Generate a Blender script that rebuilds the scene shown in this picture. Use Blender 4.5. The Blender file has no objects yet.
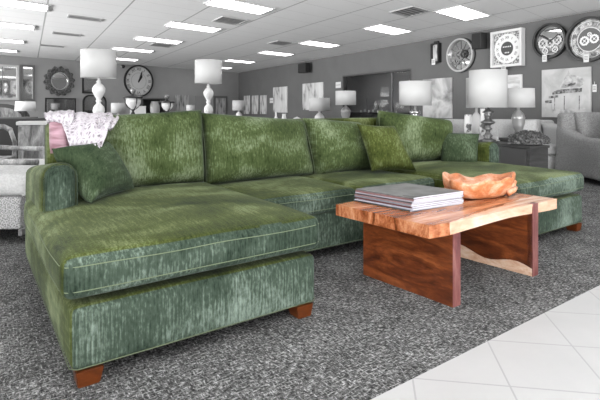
import bpy, bmesh, math, random
from mathutils import Vector, Matrix, noise
R = random.Random(7)
C = bpy.context.scene.collection
PI = math.pi
F, CX, HY = 470.0, 300.0, 108.0

# ------------------------------------------------------------ measuring
def G(px, py, z=0.0):
    Y = F*(1-z)/(py-HY)
    return Vector(((px-CX)/F*Y, Y, z))
def P(px, py, Y):
    return Vector(((px-CX)/F*Y, Y, 1-(py-HY)*Y/F))

# ------------------------------------------------------------ materials
MATS = {}
def newmat(name):
    m = bpy.data.materials.new(name); m.use_nodes = True
    nt = m.node_tree; b = nt.nodes['Principled BSDF']
    MATS[name] = m
    return m, nt, b
def plain(name, col, rough=.6, metal=0., **kw):
    if name in MATS: return MATS[name]
    m, nt, b = newmat(name)
    if not hasattr(col, '__len__'): col = (col, col, col)
    b.inputs['Base Color'].default_value = (*col, 1)
    b.inputs['Roughness'].default_value = rough
    b.inputs['Metallic'].default_value = metal
    for k, v in kw.items(): b.inputs[k.replace('_', ' ')].default_value = v
    return m
def ramp(nt, stops):
    r = nt.nodes.new('ShaderNodeValToRGB')
    e = r.color_ramp.elements
    while len(e) < len(stops): e.new(.5)
    for el, (p, c) in zip(e, stops):
        el.position = p
        if not hasattr(c, '__len__'): c = (c, c, c)
        el.color = (*c, 1)
    return r
def coords(nt, scale=(1, 1, 1), rot=(0, 0, 0), loc=(0, 0, 0), src='Object'):
    t = nt.nodes.new('ShaderNodeTexCoord'); mp = nt.nodes.new('ShaderNodeMapping')
    mp.inputs['Scale'].default_value = scale; mp.inputs['Rotation'].default_value = rot
    mp.inputs['Location'].default_value = loc
    nt.links.new(t.outputs[src], mp.inputs['Vector'])
    if any(rot):
        mp.inputs['Scale'].default_value = (1, 1, 1); m2 = nt.nodes.new('ShaderNodeMapping')
        m2.inputs['Scale'].default_value = scale; nt.links.new(mp.outputs[0], m2.inputs['Vector']); return m2.outputs['Vector']
    return mp.outputs['Vector']
def noisetex(nt, vec, scale=5, detail=4, rough=.5, dist=0):
    n = nt.nodes.new('ShaderNodeTexNoise')
    n.inputs['Scale'].default_value = scale; n.inputs['Detail'].default_value = detail
    n.inputs['Roughness'].default_value = rough; n.inputs['Distortion'].default_value = dist
    nt.links.new(vec, n.inputs['Vector'])
    return n.outputs['Fac']
def mth(nt, op, a, b=None, c=None):
    n = nt.nodes.new('ShaderNodeMath'); n.operation = op
    for i, v in enumerate((a, b, c)):
        if v is None: continue
        if isinstance(v, (int, float)): n.inputs[i].default_value = v
        else: nt.links.new(v, n.inputs[i])
    return n.outputs[0]
def mixc(nt, fac, a, b, mode='MIX'):
    n = nt.nodes.new('ShaderNodeMix'); n.data_type = 'RGBA'; n.blend_type = mode
    if isinstance(fac, (int, float)): n.inputs[0].default_value = fac
    else: nt.links.new(fac, n.inputs[0])
    for i, v in ((6, a), (7, b)):
        if isinstance(v, tuple): n.inputs[i].default_value = (*v, 1)
        else: nt.links.new(v, n.inputs[i])
    return n.outputs[2]
def bump(nt, b, h, strength=.3, dist=.01):
    n = nt.nodes.new('ShaderNodeBump'); n.inputs['Strength'].default_value = strength
    n.inputs['Distance'].default_value = dist
    nt.links.new(h, n.inputs['Height']); nt.links.new(n.outputs[0], b.inputs['Normal'])
def noisemat(name, stops, scale=(1, 1, 1), nscale=5, detail=4, rough=.6, dist=0, bmp=0, metal=0, nr=.5, src='Object'):
    if name in MATS: return MATS[name]
    m, nt, b = newmat(name)
    f = noisetex(nt, coords(nt, scale, src=src), nscale, detail, nr, dist)
    r = ramp(nt, stops); nt.links.new(f, r.inputs[0]); nt.links.new(r.outputs[0], b.inputs['Base Color'])
    b.inputs['Roughness'].default_value = rough; b.inputs['Metallic'].default_value = metal
    if bmp: bump(nt, b, f, bmp)
    return m

def velvet(name, deep, mid, pale, blotch=.5):
    m, nt, b = newmat(name)
    vs = noisetex(nt, coords(nt, (120, 120, 8)), 1.0, 4, .65)          # pile brushed down the faces
    ts = noisetex(nt, coords(nt, (80, 9, 40)), 1.0, 4, .6)
    bl = noisetex(nt, coords(nt, (1.6, 2.2, 2.6)), 1.5, 3, .5, .5)   # crushed patches
    s = mth(nt, 'ADD', mth(nt, 'MULTIPLY', vs, .55), mth(nt, 'MULTIPLY', ts, .45))
    s2 = mth(nt, 'ADD', mth(nt, 'MULTIPLY', s, 1-blotch), mth(nt, 'MULTIPLY', bl, blotch))
    r = ramp(nt, [(.36, deep), (.5, mid), (.66, pale)])
    nt.links.new(s2, r.inputs[0])
    nt.links.new(r.outputs[0], b.inputs['Base Color'])
    b.inputs['Roughness'].default_value = .75
    b.inputs['Specular IOR Level'].default_value = .06
    b.inputs['Sheen Weight'].default_value = .07
    b.inputs['Sheen Roughness'].default_value = .42
    b.inputs['Sheen Tint'].default_value = (.80, .95, .92, 1)
    bump(nt, b, s, .35, .006)
    return m
V_SEAT = velvet('green_velvet', (.010, .015, .003), (.046, .058, .013), (.17, .20, .10))
V_BACK = velvet('green_velvet_back_panel', (.010, .017, .005), (.044, .061, .022), (.18, .22, .14))
V_PILLOW = velvet('deep_green_velvet', (.008, .016, .007), (.032, .047, .024), (.13, .165, .115))
V_FRONT_SHEEN = velvet('green_velvet_front_sheen', (.010, .017, .011), (.040, .057, .042), (.18, .225, .19), .44)  # bluish sheen of window light painted into the front faces' colour
V_PIPE = plain('pale_green_piping', (.095, .12, .068), .8)
V_BASE = V_SEAT

def wood(name, stops, scale=(1, 1, 1), rough=.35, dist=1.2, ns=1.6, wave=True):
    m, nt, b = newmat(name)
    v = coords(nt, scale)
    n1 = noisetex(nt, v, ns, 6, .6, dist)
    n2 = noisetex(nt, coords(nt, tuple(s*9 for s in scale)), ns, 4, .6, .3)
    f = mth(nt, 'ADD', mth(nt, 'MULTIPLY', n1, .78), mth(nt, 'MULTIPLY', n2, .22))
    r = ramp(nt, stops); nt.links.new(f, r.inputs[0])
    nt.links.new(r.outputs[0], b.inputs['Base Color'])
    b.inputs['Roughness'].default_value = rough
    bump(nt, b, n2, .05, .002)
    return m
W_SLAB = wood('rosy_slab_wood', [(.34, (.16, .040, .017)), (.44, (.34, .10, .042)), (.52, (.50, .185, .085)), (.60, (.64, .30, .16)), (.70, (.74, .46, .30))], (1.2, 7, 7), .28, 1.6)
W_SAP = wood('pale_sapwood', [(.35, (.40, .22, .14)), (.5, (.52, .35, .25)), (.65, (.60, .46, .37))], (1.5, 5, 12), .35)
W_PANEL = wood('red_brown_panel_wood', [(.34, (.038, .009, .003)), (.46, (.095, .023, .007)), (.56, (.17, .046, .013)), (.68, (.27, .09, .03))], (1, 1.4, 6), .33, 1.4)
W_END = wood('purple_brown_end_grain', [(.35, (.07, .020, .022)), (.5, (.13, .042, .040)), (.65, (.22, .10, .09))], (12, 12, 2.0), .4)
W_FOOT = wood('cherry_wood_foot', [(.35, (.04, .008, .001)), (.5, (.08, .018, .002)), (.65, (.12, .030, .005))], (3, 3, 8), .35)
W_BOWL = wood('orange_root_wood', [(.36, (.30, .08, .025)), (.47, (.44, .16, .065)), (.56, (.50, .26, .16)), (.68, (.56, .40, .31))], (7, 7, 12), .35, 1.5, 1.0)
W_DARK = wood('charcoal_cabinet_wood', [(.35, .018), (.5, .035), (.65, .06)], (1, 1, 8), .7)
W_GREY = wood('whitewashed_wood', [(.35, .05), (.5, .19), (.64, .42)], (6, 6, 1.5), .6)

def m_carpet():
    m, nt, b = newmat('grey_loop_carpet')
    v = coords(nt, rot=(0, 0, -.61))
    n1 = noisetex(nt, coords(nt, (36, 120, 1), (0, 0, -.61)), 1, 3, .7)
    n2 = noisetex(nt, coords(nt, (120, 40, 1), (0, 0, -.61)), 1, 3, .7)
    n3 = noisetex(nt, v, 6, 4, .6)
    a = mth(nt, 'MAXIMUM', n1, n2)
    f = mth(nt, 'ADD', mth(nt, 'MULTIPLY', a, .86), mth(nt, 'MULTIPLY', n3, .14))
    r = ramp(nt, [(.44, .016), (.52, .066), (.59, .18), (.68, .44)]); nt.links.new(f, r.inputs[0])
    nt.links.new(r.outputs[0], b.inputs['Base Color'])
    b.inputs['Roughness'].default_value = .95; b.inputs['Specular IOR Level'].default_value = .1
    bump(nt, b, f, .6, .006)
    return m
def m_tile():
    m, nt, b = newmat('white_floor_tile')
    th = math.atan2(.15, .989)
    t = nt.nodes.new('ShaderNodeTexCoord'); sp = nt.nodes.new('ShaderNodeSeparateXYZ')
    nt.links.new(t.outputs['Object'], sp.inputs[0])
    ca = mth(nt, 'ADD', mth(nt, 'MULTIPLY', sp.outputs[0], .15), mth(nt, 'MULTIPLY', sp.outputs[1], .989))
    cb = mth(nt, 'SUBTRACT', mth(nt, 'MULTIPLY', sp.outputs[0], .989), mth(nt, 'MULTIPLY', sp.outputs[1], .15))
    def line(c, off, w=.0035, s=.342):
        q = mth(nt, 'ADD', mth(nt, 'DIVIDE', mth(nt, 'SUBTRACT', c, off), s), 100.5)
        d = mth(nt, 'ABSOLUTE', mth(nt, 'SUBTRACT', mth(nt, 'FRACT', q), .5))
        return mth(nt, 'LESS_THAN', d, w/s)
    g = mth(nt, 'MAXIMUM', line(ca, 2.125), line(cb, .493))
    n = noisetex(nt, coords(nt), 3, 5, .6)
    r = ramp(nt, [(.3, .345), (.7, .38)]); nt.links.new(n, r.inputs[0])
    c = mixc(nt, g, r.outputs[0], (.27, .27, .27))
    nt.links.new(c, b.inputs['Base Color']); b.inputs['Roughness'].default_value = .35
    return m
ER = Vector((-.50, .866, 0)); EB = Vector((.70, .714, 0))
def m_ceiling():
    m, nt, b = newmat('ceiling_tile')
    det = ER.x*EB.y-ER.y*EB.x
    t = nt.nodes.new('ShaderNodeTexCoord'); sp = nt.nodes.new('ShaderNodeSeparateXYZ')
    nt.links.new(t.outputs['Object'], sp.inputs[0])
    X, Y = sp.outputs[0], sp.outputs[1]
    # p = r*ER + s*EB
    r_ = mth(nt, 'ADD', mth(nt, 'MULTIPLY', X, EB.y/det), mth(nt, 'MULTIPLY', Y, -EB.x/det))
    s_ = mth(nt, 'ADD', mth(nt, 'MULTIPLY', X, -ER.y/det), mth(nt, 'MULTIPLY', Y, ER.x/det))
    def line(c, off, w, s):
        q = mth(nt, 'ADD', mth(nt, 'DIVIDE', mth(nt, 'SUBTRACT', c, off), s), 100.5)
        d = mth(nt, 'ABSOLUTE', mth(nt, 'SUBTRACT', mth(nt, 'FRACT', q), .5))
        return mth(nt, 'LESS_THAN', d, w/s)
    c0 = G_ceil(463, 13)
    r0 = (c0.x*EB.y-c0.y*EB.x)/det; s0 = (-c0.x*ER.y+c0.y*ER.x)/det
    g1 = line(s_, s0+.61, .014, 1.22)
    g2 = line(r_, r0+.305, .008, .61)
    n = noisetex(nt, coords(nt), 60, 3, .7)
    rp = ramp(nt, [(.35, .88), (.65, .95)]); nt.links.new(n, rp.inputs[0])
    c = mixc(nt, mth(nt, 'MULTIPLY', g2, .35), rp.outputs[0], (.42, .42, .42))
    c = mixc(nt, mth(nt, 'MULTIPLY', g1, .8), c, (.36, .36, .36))
    nt.links.new(c, b.inputs['Base Color']); b.inputs['Roughness'].default_value = .95
    return m
ZC = 2.7
def G_ceil(px, py):
    Y = F*(ZC-1)/(HY-py)
    return Vector(((px-CX)/F*Y, Y, ZC))

WHITE = plain('white_paint', .60, .5)
SHADE = plain('white_linen_shade', .42, .8)
BLACK = plain('black_plastic', .012, .5)
DARK = plain('dark_metal', .035, .4, .6)
CHROME = plain('silvered_metal', .62, .22, .9)
MIRROR = plain('mirror_glass', .70, .04, 1.)
STEELG = plain('mid_grey_metal', .2, .4, .5)
GREYFAB = noisemat('grey_tweed_fabric', [(.35, .13), (.65, .26)], nscale=90, rough=.95, bmp=.3)
LIGHTFAB = noisemat('light_linen_fabric', [(.35, .37), (.65, .45)], nscale=60, rough=.95, bmp=.2)
WHITEFAB = noisemat('white_linen_fabric', [(.35, .38), (.65, .48)], nscale=60, rough=.95, bmp=.2)
PATFAB = noisemat('speckled_grey_fabric', [(.42, .16), (.55, .42)], nscale=110, rough=.95, bmp=.2)
LEATHER = plain('black_leather', .010, .6)
CERAMIC = plain('white_ceramic', .60, .25)
GLASS = plain('clear_glass', .95, .03, 0., Transmission_Weight=1.0, IOR=1.45)
SMOKE = plain('smoked_glass', .75, .08, 0., Transmission_Weight=.9, IOR=1.3)
EMIT, nt_, b_ = newmat('fluorescent_diffuser')
b_.inputs['Base Color'].default_value = (1, 1, 1, 1)
b_.inputs['Emission Color'].default_value = (1, 1, 1, 1); b_.inputs['Emission Strength'].default_value = 6.0
CANVAS_A = noisemat('pale_abstract_canvas', [(.34, .10), (.42, .38), (.50, .52), (.7, .60)], (1, 1, .5), 3, 5, .8, .6, src='Object')
CANVAS_B = noisemat('cloudy_abstract_canvas', [(.34, .16), (.46, .36), (.55, .56), (.68, .30)], (1, 1, 1.2), 1.3, 6, .8, .8)
CANVAS_C = noisemat('pale_piano_canvas', [(.3, .34), (.6, .50)], (1, 1, 1), 3, 5, .8, .6)
CANVAS_D = noisemat('vertical_streak_canvas', [(.38, .10), (.46, .36), (.58, .56)], (5, 1, .9), 2.2, 5, .8, .6)
ORNATE = noisemat('carved_dark_frame', [(.4, .03), (.6, .18)], nscale=30, rough=.5, bmp=.5)
GEARFACE = noisemat('mottled_clock_face', [(.40, .10), (.60, .42)], nscale=14, rough=.5)

# ------------------------------------------------------------ mesh helpers
def bmn(): return bmesh.new()
def box(bm, x0, x1, y0, y1, z0, z1, bevel=0):
    vs = [bm.verts.new((x, y, z)) for x in (x0, x1) for y in (y0, y1) for z in (z0, z1)]
    fs = [(0, 1, 3, 2), (4, 6, 7, 5), (0, 4, 5, 1), (2, 3, 7, 6), (0, 2, 6, 4), (1, 5, 7, 3)]
    faces = [bm.faces.new([vs[i] for i in f]) for f in fs]
    if bevel:
        es = list({e for f in faces for e in f.edges})
        bmesh.ops.bevel(bm, geom=es, offset=bevel, segments=2, affect='EDGES', profile=.5)
    return bm
def prism(bm, pts, d, axis='y', off=0):
    """pts 2-D polygon; extruded along axis from off to off+d"""
    def mk(p, t):
        return {'y': (p[0], t, p[1]), 'z': (p[0], p[1], t), 'x': (t, p[0], p[1])}[axis]
    a = [bm.verts.new(mk(p, off)) for p in pts]; b = [bm.verts.new(mk(p, off+d)) for p in pts]
    bm.faces.new(a); bm.faces.new(list(reversed(b)))
    n = len(pts)
    for i in range(n): bm.faces.new((a[i], b[i], b[(i+1) % n], a[(i+1) % n]))
    return bm
def lathe(bm, prof, n=28, c=(0, 0, 0), close=True):
    rings = []
    for r, z in prof:
        rings.append([bm.verts.new((c[0]+r*math.cos(2*PI*i/n), c[1]+r*math.sin(2*PI*i/n), c[2]+z)) for i in range(n)])
    for a, b in zip(rings, rings[1:]):
        for i in range(n): bm.faces.new((a[i], a[(i+1) % n], b[(i+1) % n], b[i]))
    if close:
        if prof[0][0] > 1e-4: bm.faces.new(list(reversed(rings[0])))
        if prof[-1][0] > 1e-4: bm.faces.new(rings[-1])
    return bm
def disc(bm, r0, r1, y0, y1, n=48, cx=0, cz=0, wob=None):
    """ring / disc in the xz plane, from radius r0 to r1, between y0 and y1"""
    L = []
    for (r, y) in ((r0, y0), (r1, y0), (r1, y1), (r0, y1)):
        row = []
        for i in range(n):
            a = 2*PI*i/n; rr = r*(wob(a) if (wob and r == r1) else 1)
            row.append(bm.verts.new((cx+rr*math.cos(a), y, cz+rr*math.sin(a))))
        L.append(row)
    for k in range(4):
        a, b = L[k], L[(k+1) % 4]
        if r0 < 1e-5 and k == 3: continue
        for i in range(n):
            vs = [a[i], a[(i+1) % n], b[(i+1) % n], b[i]]
            try: bm.faces.new(vs)
            except ValueError: pass
    if r0 < 1e-5: bmesh.ops.remove_doubles(bm, verts=bm.verts, dist=1e-6)
    return bm
def tube(bm, pts, r, n=8, closed=False):
    pts = [Vector(p) for p in pts]; m = len(pts); rings = []
    up = Vector((0, 0, 1))
    for i, p in enumerate(pts):
        if closed: t = pts[(i+1) % m]-pts[i-1]
        else: t = pts[min(i+1, m-1)]-pts[max(i-1, 0)]
        t.normalize()
        u = up if abs(t.dot(up)) < .95 else Vector((1, 0, 0))
        a = t.cross(u).normalized(); b = t.cross(a).normalized()
        rr = r[i] if hasattr(r, '__len__') else r
        rings.append([bm.verts.new(p+rr*(a*math.cos(2*PI*k/n)+b*math.sin(2*PI*k/n))) for k in range(n)])
    for i in range(m if closed else m-1):
        A, B = rings[i], rings[(i+1) % m]
        for k in range(n): bm.faces.new((A[k], A[(k+1) % n], B[(k+1) % n], B[k]))
    if not closed:
        bm.faces.new(rings[0]); bm.faces.new(list(reversed(rings[-1])))
    return bm
def axis_samples(h, r, n):
    s = [-h + r*(1-math.cos(k/4*PI/2)) for k in range(4)]
    inner = [-h+r + (2*h-2*r)*k/n for k in range(n+1)]
    return s + inner + [-x for x in reversed(s)]
def rbox(bm, x0, x1, y0, y1, z0, z1, r, n=(10, 10, 4), fn=None):
    """rounded, subdivided box; fn(p, a, b, c) may displace (a,b,c in -1..1)"""
    c = Vector(((x0+x1)/2, (y0+y1)/2, (z0+z1)/2)); h = Vector(((x1-x0)/2, (y1-y0)/2, (z1-z0)/2))
    r = min(r, h.x*.98, h.y*.98, h.z*.98)
    S = [axis_samples(h[i], r, n[i]) for i in range(3)]
    N = [len(s)-1 for s in S]; D = {}
    def V(i, j, k):
        if (i, j, k) in D: return D[(i, j, k)]
        p = Vector((S[0][i], S[1][j], S[2][k]))
        q = Vector([max(-(h[t]-r), min(h[t]-r, p[t])) for t in range(3)])
        d = p-q
        if d.length > 1e-9: p = q + d.normalized()*r
        a, b, g = p.x/h.x, p.y/h.y, p.z/h.z
        p = p + c
        if fn: p = fn(p, a, b, g)
        D[(i, j, k)] = bm.verts.new(p); return D[(i, j, k)]
    for ax in range(3):
        o1, o2 = [t for t in range(3) if t != ax]
        for side in (0, N[ax]):
            for i in range(N[o1]):
                for j in range(N[o2]):
                    def idx(a_, b_):
                        t = [0, 0, 0]; t[ax] = side; t[o1] = a_; t[o2] = b_; return tuple(t)
                    f = [V(*idx(i, j)), V(*idx(i+1, j)), V(*idx(i+1, j+1)), V(*idx(i, j+1))]
                    if len(set(f)) == 4:
                        try: bm.faces.new(f)
                        except ValueError: pass
    return bm
def pillow(bm, bl, br, tr, tl, th, n=22, seed=0, pinch=.05, flat=.015, e=2.6, pw=.5, lump=.012, sag=0):
    """puffed cushion on four corner points (front side faces the camera)"""
    bl, br, tr, tl = map(Vector, (bl, br, tr, tl))
    nor = (br-bl).cross(tl-bl).normalized()
    grid = {}
    for side in (1, -1):
        for i in range(n+1):
            for j in range(n+1):
                a = -math.cos(PI*i/n)*.5+.5*0; a = -math.cos(PI*i/n); b = -math.cos(PI*j/n)
                edge = i in (0, n) or j in (0, n)
                # pinch edges toward the centre between corners
                aa = a*(1-pinch*(1-b*b)); bb = b*(1-pinch*(1-a*a))
                s, t = (aa+1)/2, (bb+1)/2
                p = bl*(1-s)*(1-t)+br*s*(1-t)+tr*s*t+tl*(1-s)*t
                if sag: p.z -= sag*(1-a*a)*max(0, b)
                w = (max(0, 1-abs(a)**e)*max(0, 1-abs(b)**e))**pw
                q = p*2.6+Vector((seed*3.1, seed, side*2.3))
                l = noise.noise(q)*lump*2.2*w + noise.noise(q*3.1)*lump*.8*w
                off = side*(flat*(0 if edge else 1)*min(1, w*3)+th*.5*w)+l*side
                grid[(side, i, j)] = bm.verts.new(p+nor*off) if not (edge and side == -1) else grid[(1, i, j)]
        for i in range(n):
            for j in range(n):
                f = [grid[(side, i, j)], grid[(side, i+1, j)], grid[(side, i+1, j+1)], grid[(side, i, j+1)]]
                bm.faces.new(f if side == 1 else list(reversed(f)))
    ring = [(i, 0) for i in range(n)]+[(n, j) for j in range(n)]+[(i, n) for i in range(n, 0, -1)]+[(0, j) for j in range(n, 0, -1)]
    return [grid[(1, i, j)].co.copy() for i, j in ring]
def text_bm(s, size, depth=.001):
    cu = bpy.data.curves.new('t', 'FONT'); cu.body = s; cu.size = size; cu.extrude = depth
    cu.align_x = 'CENTER'; cu.align_y = 'CENTER'
    o = bpy.data.objects.new('t', cu); C.objects.link(o)
    dg = bpy.context.evaluated_depsgraph_get()
    me = bpy.data.meshes.new_from_object(o.evaluated_get(dg))
    bm = bmn(); bm.from_mesh(me)
    bpy.data.objects.remove(o); bpy.data.curves.remove(cu); bpy.data.meshes.remove(me)
    return bm

# ------------------------------------------------------------ object helpers
def obj(name, bm, mat, parent=None, smooth=False, world=False, loc=None, rotz=None):
    me = bpy.data.meshes.new(name)
    if world and parent is not None:
        par = parent; M = Matrix.Identity(4)
        while par is not None:
            M = (Matrix.Translation(par.location) @ par.rotation_euler.to_matrix().to_4x4()) @ M; par = par.parent
        bm.transform(M.inverted())
    bmesh.ops.recalc_face_normals(bm, faces=bm.faces)
    if smooth:
        for f in bm.faces: f.smooth = True
    if smooth == 'auto':
        for e in bm.edges:
            if len(e.link_faces) == 2 and e.calc_face_angle(0) > .6: e.smooth = False
    bm.to_mesh(me); bm.free()
    me.materials.append(mat)
    o = bpy.data.objects.new(name, me); C.objects.link(o)
    if parent: o.parent = parent
    if loc is not None: o.location = loc
    if rotz is not None: o.rotation_euler = (0, 0, rotz)
    return o
def thing(name, label, cat, loc=(0, 0, 0), rotz=0, group=None):
    o = bpy.data.objects.new(name, None); C.objects.link(o); o.empty_display_size = .1
    o.location = loc; o.rotation_euler = (0, 0, rotz); o['label'] = label; o['category'] = cat
    if group: o['group'] = group
    return o
def tag(o, label, cat, group=None, kind=None):
    o['label'] = label; o['category'] = cat
    if group: o['group'] = group
    if kind: o['kind'] = kind
    return o
def struct(name, bm, mat, label=None, parent=None, **kw):
    o = obj(name, bm, mat, parent, **kw)
    if parent is None: o['kind'] = 'structure'
    return o
def dup(root, loc, rotz=None, label=None, group=None):
    r = root.copy(); C.objects.link(r); r.location = loc
    if rotz is not None: r.rotation_euler = (0, 0, rotz)
    if label: r['label'] = label
    if group: r['group'] = group
    for ch in list(root.children):
        c = ch.copy(); C.objects.link(c); c.parent = r
        for g in list(ch.children):
            d = g.copy(); C.objects.link(d); d.parent = c
    return r

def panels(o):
    """front-facing faces take a cooler copy of the velvet, with window sheen in its colour"""
    o.data.materials.append(V_FRONT_SHEEN)
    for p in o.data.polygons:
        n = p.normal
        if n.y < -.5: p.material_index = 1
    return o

# ------------------------------------------------------------ walls
class Wall:
    def __init__(s, p0, d):
        s.p0 = Vector((p0[0], p0[1], 0)); s.d = Vector((d[0], d[1], 0)).normalized()
        s.rz = math.atan2(s.d.y, s.d.x); s.n = Vector((-s.d.y, s.d.x, 0))   # n points into the wall
    def s_at(s, px):
        t = (px-CX)/F
        return (t*s.p0.y-s.p0.x)/(s.d.x-t*s.d.y)
    def pt(s, px, py):
        q = s.p0+s.d*s.s_at(px)
        return Vector((q.x, q.y, 1-(py-HY)*q.y/F))
    def rect(s, x0, x1, y0, y1):
        """centre on the wall, width, height"""
        a, b = s.s_at(x0), s.s_at(x1); m = (a+b)/2; q = s.p0+s.d*m
        zt = 1-(y0-HY)*q.y/F; zb = 1-(y1-HY)*q.y/F
        return Vector((q.x, q.y, (zt+zb)/2)), b-a, zt-zb
CORNER = Vector((-2.97, 22.7, 0))
WR = Wall(CORNER, (.4896, -.872))
WB = Wall(CORNER, (.653, .757))          # s runs negative towards the left of the picture

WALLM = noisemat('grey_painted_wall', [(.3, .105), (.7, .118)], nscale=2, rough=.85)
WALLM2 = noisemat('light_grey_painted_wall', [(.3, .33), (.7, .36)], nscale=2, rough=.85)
T_TOP = ZC+.0
def wall_seg(bm, W, s0, s1, z0, z1, th=.15):
    q = []
    for s_ in (s0, s1):
        for t in (0, th): q.append(W.p0+W.d*s_+W.n*t)
    vs = [bm.verts.new((p.x, p.y, z)) for z in (z0, z1) for p in q]
    for f in ((0, 2, 3, 1), (4, 5, 7, 6), (0, 1, 5, 4), (2, 6, 7, 3), (0, 4, 6, 2), (1, 3, 7, 5)):
        bm.faces.new([vs[i] for i in f])
sA, sB = WR.s_at(342.5), WR.s_at(411.5)
bm = bmn(); wall_seg(bm, WR, 0, sA, 0, ZC); wall_seg(bm, WR, sB, 25, 0, ZC); wall_seg(bm, WR, sA, sB, 2.03, ZC)
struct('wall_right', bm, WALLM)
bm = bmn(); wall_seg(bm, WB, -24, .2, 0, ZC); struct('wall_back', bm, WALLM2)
# annex seen through the opening
bm = bmn()
wall_seg(bm, WR, sA-5, sB+6, 0, ZC, .1); bm.transform(Matrix.Translation(WR.n*3.0))
struct('wall_annex', bm, plain('dark_annex_wall', .42, .8))
bm = bmn()
for s_ in (sA-4.5, sB+6):
    w2 = Wall(WR.p0+WR.d*s_+WR.n*.15, WR.n); wall_seg(bm, w2, 0, 2.85, 0, ZC, .1)
struct('wall_annex_end', bm, plain('dark_annex_wall', .42, .8))
# opening trim and glass
bm = bmn()
wall_seg(bm, WR, sA, sA+.05, 0, 2.03, .16); wall_seg(bm, WR, sB-.05, sB, 0, 2.03, .16); wall_seg(bm, WR, sA+.05, sB-.05, 1.985, 2.03, .16)
bm.transform(Matrix.Translation(-WR.n*.005))
struct('trim_1', bm, plain('dark_trim', .05, .5))
wf = bmn(); sm = WR.s_at(390)
wall_seg(wf, WR, sm-.02, sm+.02, 0, 1.985, .05); wall_seg(wf, WR, sA+.05, sB-.05, .02, .07, .05)
wf.transform(Matrix.Translation(WR.n*.06))
win = struct('window_1', wf, STEELG)
bm = bmn(); wall_seg(bm, WR, sA+.05, sB-.05, .07, 1.98, .008); bm.transform(Matrix.Translation(WR.n*.08))
obj('glass_pane', bm, plain('display_glass', .9, .02, 0., Transmission_Weight=1., IOR=1.25), win)

# floor: carpet + tile
U = Vector((.818, .576, 0)); Vv = Vector((-.576, .818, 0))
tb = Vector((.24, 1.61, 0)); td = Vector((.812, .583, 0))
tn = Vector((td.y, -td.x, 0))
def quadplane(pts, z, th=.05):
    bm = bmn(); prism(bm, [(p[0], p[1]) for p in pts], -th, 'z', z); return bm
A_ = tb-td*14; B_ = tb+td*16
struct('floor', quadplane([A_, B_, (16, 28), (-2, 32), (-26, 22), (-22, -4)], 0), m_carpet())
struct('floor_tile', quadplane([A_, A_+tn*9, B_+tn*9, B_], 0), m_tile())
# ceiling
struct('ceiling', quadplane([(-26, -4), (14, -8), (18, 12), (12, 32), (-26, 32)], ZC+.05), m_ceiling())

# ceiling lights
def skew(bm, half_b, half_r, z0, z1, inner=None):
    def c(hb, hr, z): return [EB*sx*hb+ER*sy*hr+Vector((0, 0, z)) for sx, sy in ((-1, -1), (1, -1), (1, 1), (-1, 1))]
    a = [bm.verts.new(p) for p in c(half_b, half_r, z0)]; b = [bm.verts.new(p) for p in c(half_b, half_r, z1)]
    if inner is None:
        bm.faces.new(a); bm.faces.new(list(reversed(b)))
        for i in range(4): bm.faces.new((a[i], b[i], b[(i+1) % 4], a[(i+1) % 4]))
    else:
        hb, hr = half_b-inner, half_r-inner
        ai = [bm.verts.new(p) for p in c(hb, hr, z0)]; bi = [bm.verts.new(p) for p in c(hb, hr, z1)]
        for i in range(4):
            j = (i+1) % 4
            for f in ((a[i], a[j], ai[j], ai[i]), (b[i], bi[i], bi[j], b[j]), (a[i], b[i], b[j], a[j]), (ai[i], ai[j], bi[j], bi[i])):
                bm.faces.new(f)
    return bm
ORD = ['nearest', 'second nearest', 'third nearest', 'fourth nearest', 'fifth nearest', 'farthest']
rows = {'right-hand row towards the wall clocks': [(463, 13), (388, 29.5), (320, 44), (276.5, 53.3), (240, 61.2), (219, 67.3)],
        'middle row, above the sofa': [(240, 6), (194, 27), (159, 40), (133.5, 49.7), (121, 58.8)],
        'row cut by the left edge': [(8, 2.3), (2, 24), (-3, 39.5), (-6, 49.5)]}
lt0 = None
for rn, lst in rows.items():
    for k, (px, py) in enumerate(lst):
        lab = 'glowing ceiling light panel, %s of the %s' % (ORD[k], rn)
        p = G_ceil(px, py); p.z = ZC-.004
        if lt0 is None:
            lt0 = thing('ceiling_light', lab, 'ceiling light', p, 0, 'ceiling light panels')
            obj('frame', skew(bmn(), .61, .305, -.012, .002, .03), WHITE, lt0)
            obj('diffuser', skew(bmn(), .58, .275, -.006, .0), EMIT, lt0)
        else:
            lt = dup(lt0, p, 0, lab)
# nearer panels of the same rows, overhead outside the frame (they light the sofa)
extra = []
for px, py in ((463, 13), (240, 6), (8, 2.3)):
    q = G_ceil(px, py)
    for k in (1, 2, 3): extra.append(q-ER*2.4*k)
for p in extra:
    p.z = ZC-.004
    dup(lt0, p, 0, 'glowing rectangular ceiling light panel overhead, nearer than those in view')
for ds, nm in ((-3, 'leftmost of four'), (-1, 'second of four'), (1.2, 'third of four'), (3.4, 'rightmost of four')):  # unseen panels added to brighten the annex behind the glass
    dup(lt0, WR.p0+WR.d*((sA+sB)/2+ds)+WR.n*1.3+Vector((0, 0, ZC-.004)), 0, 'unseen ceiling light panel added to brighten the room beyond the glass opening, '+nm)
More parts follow.
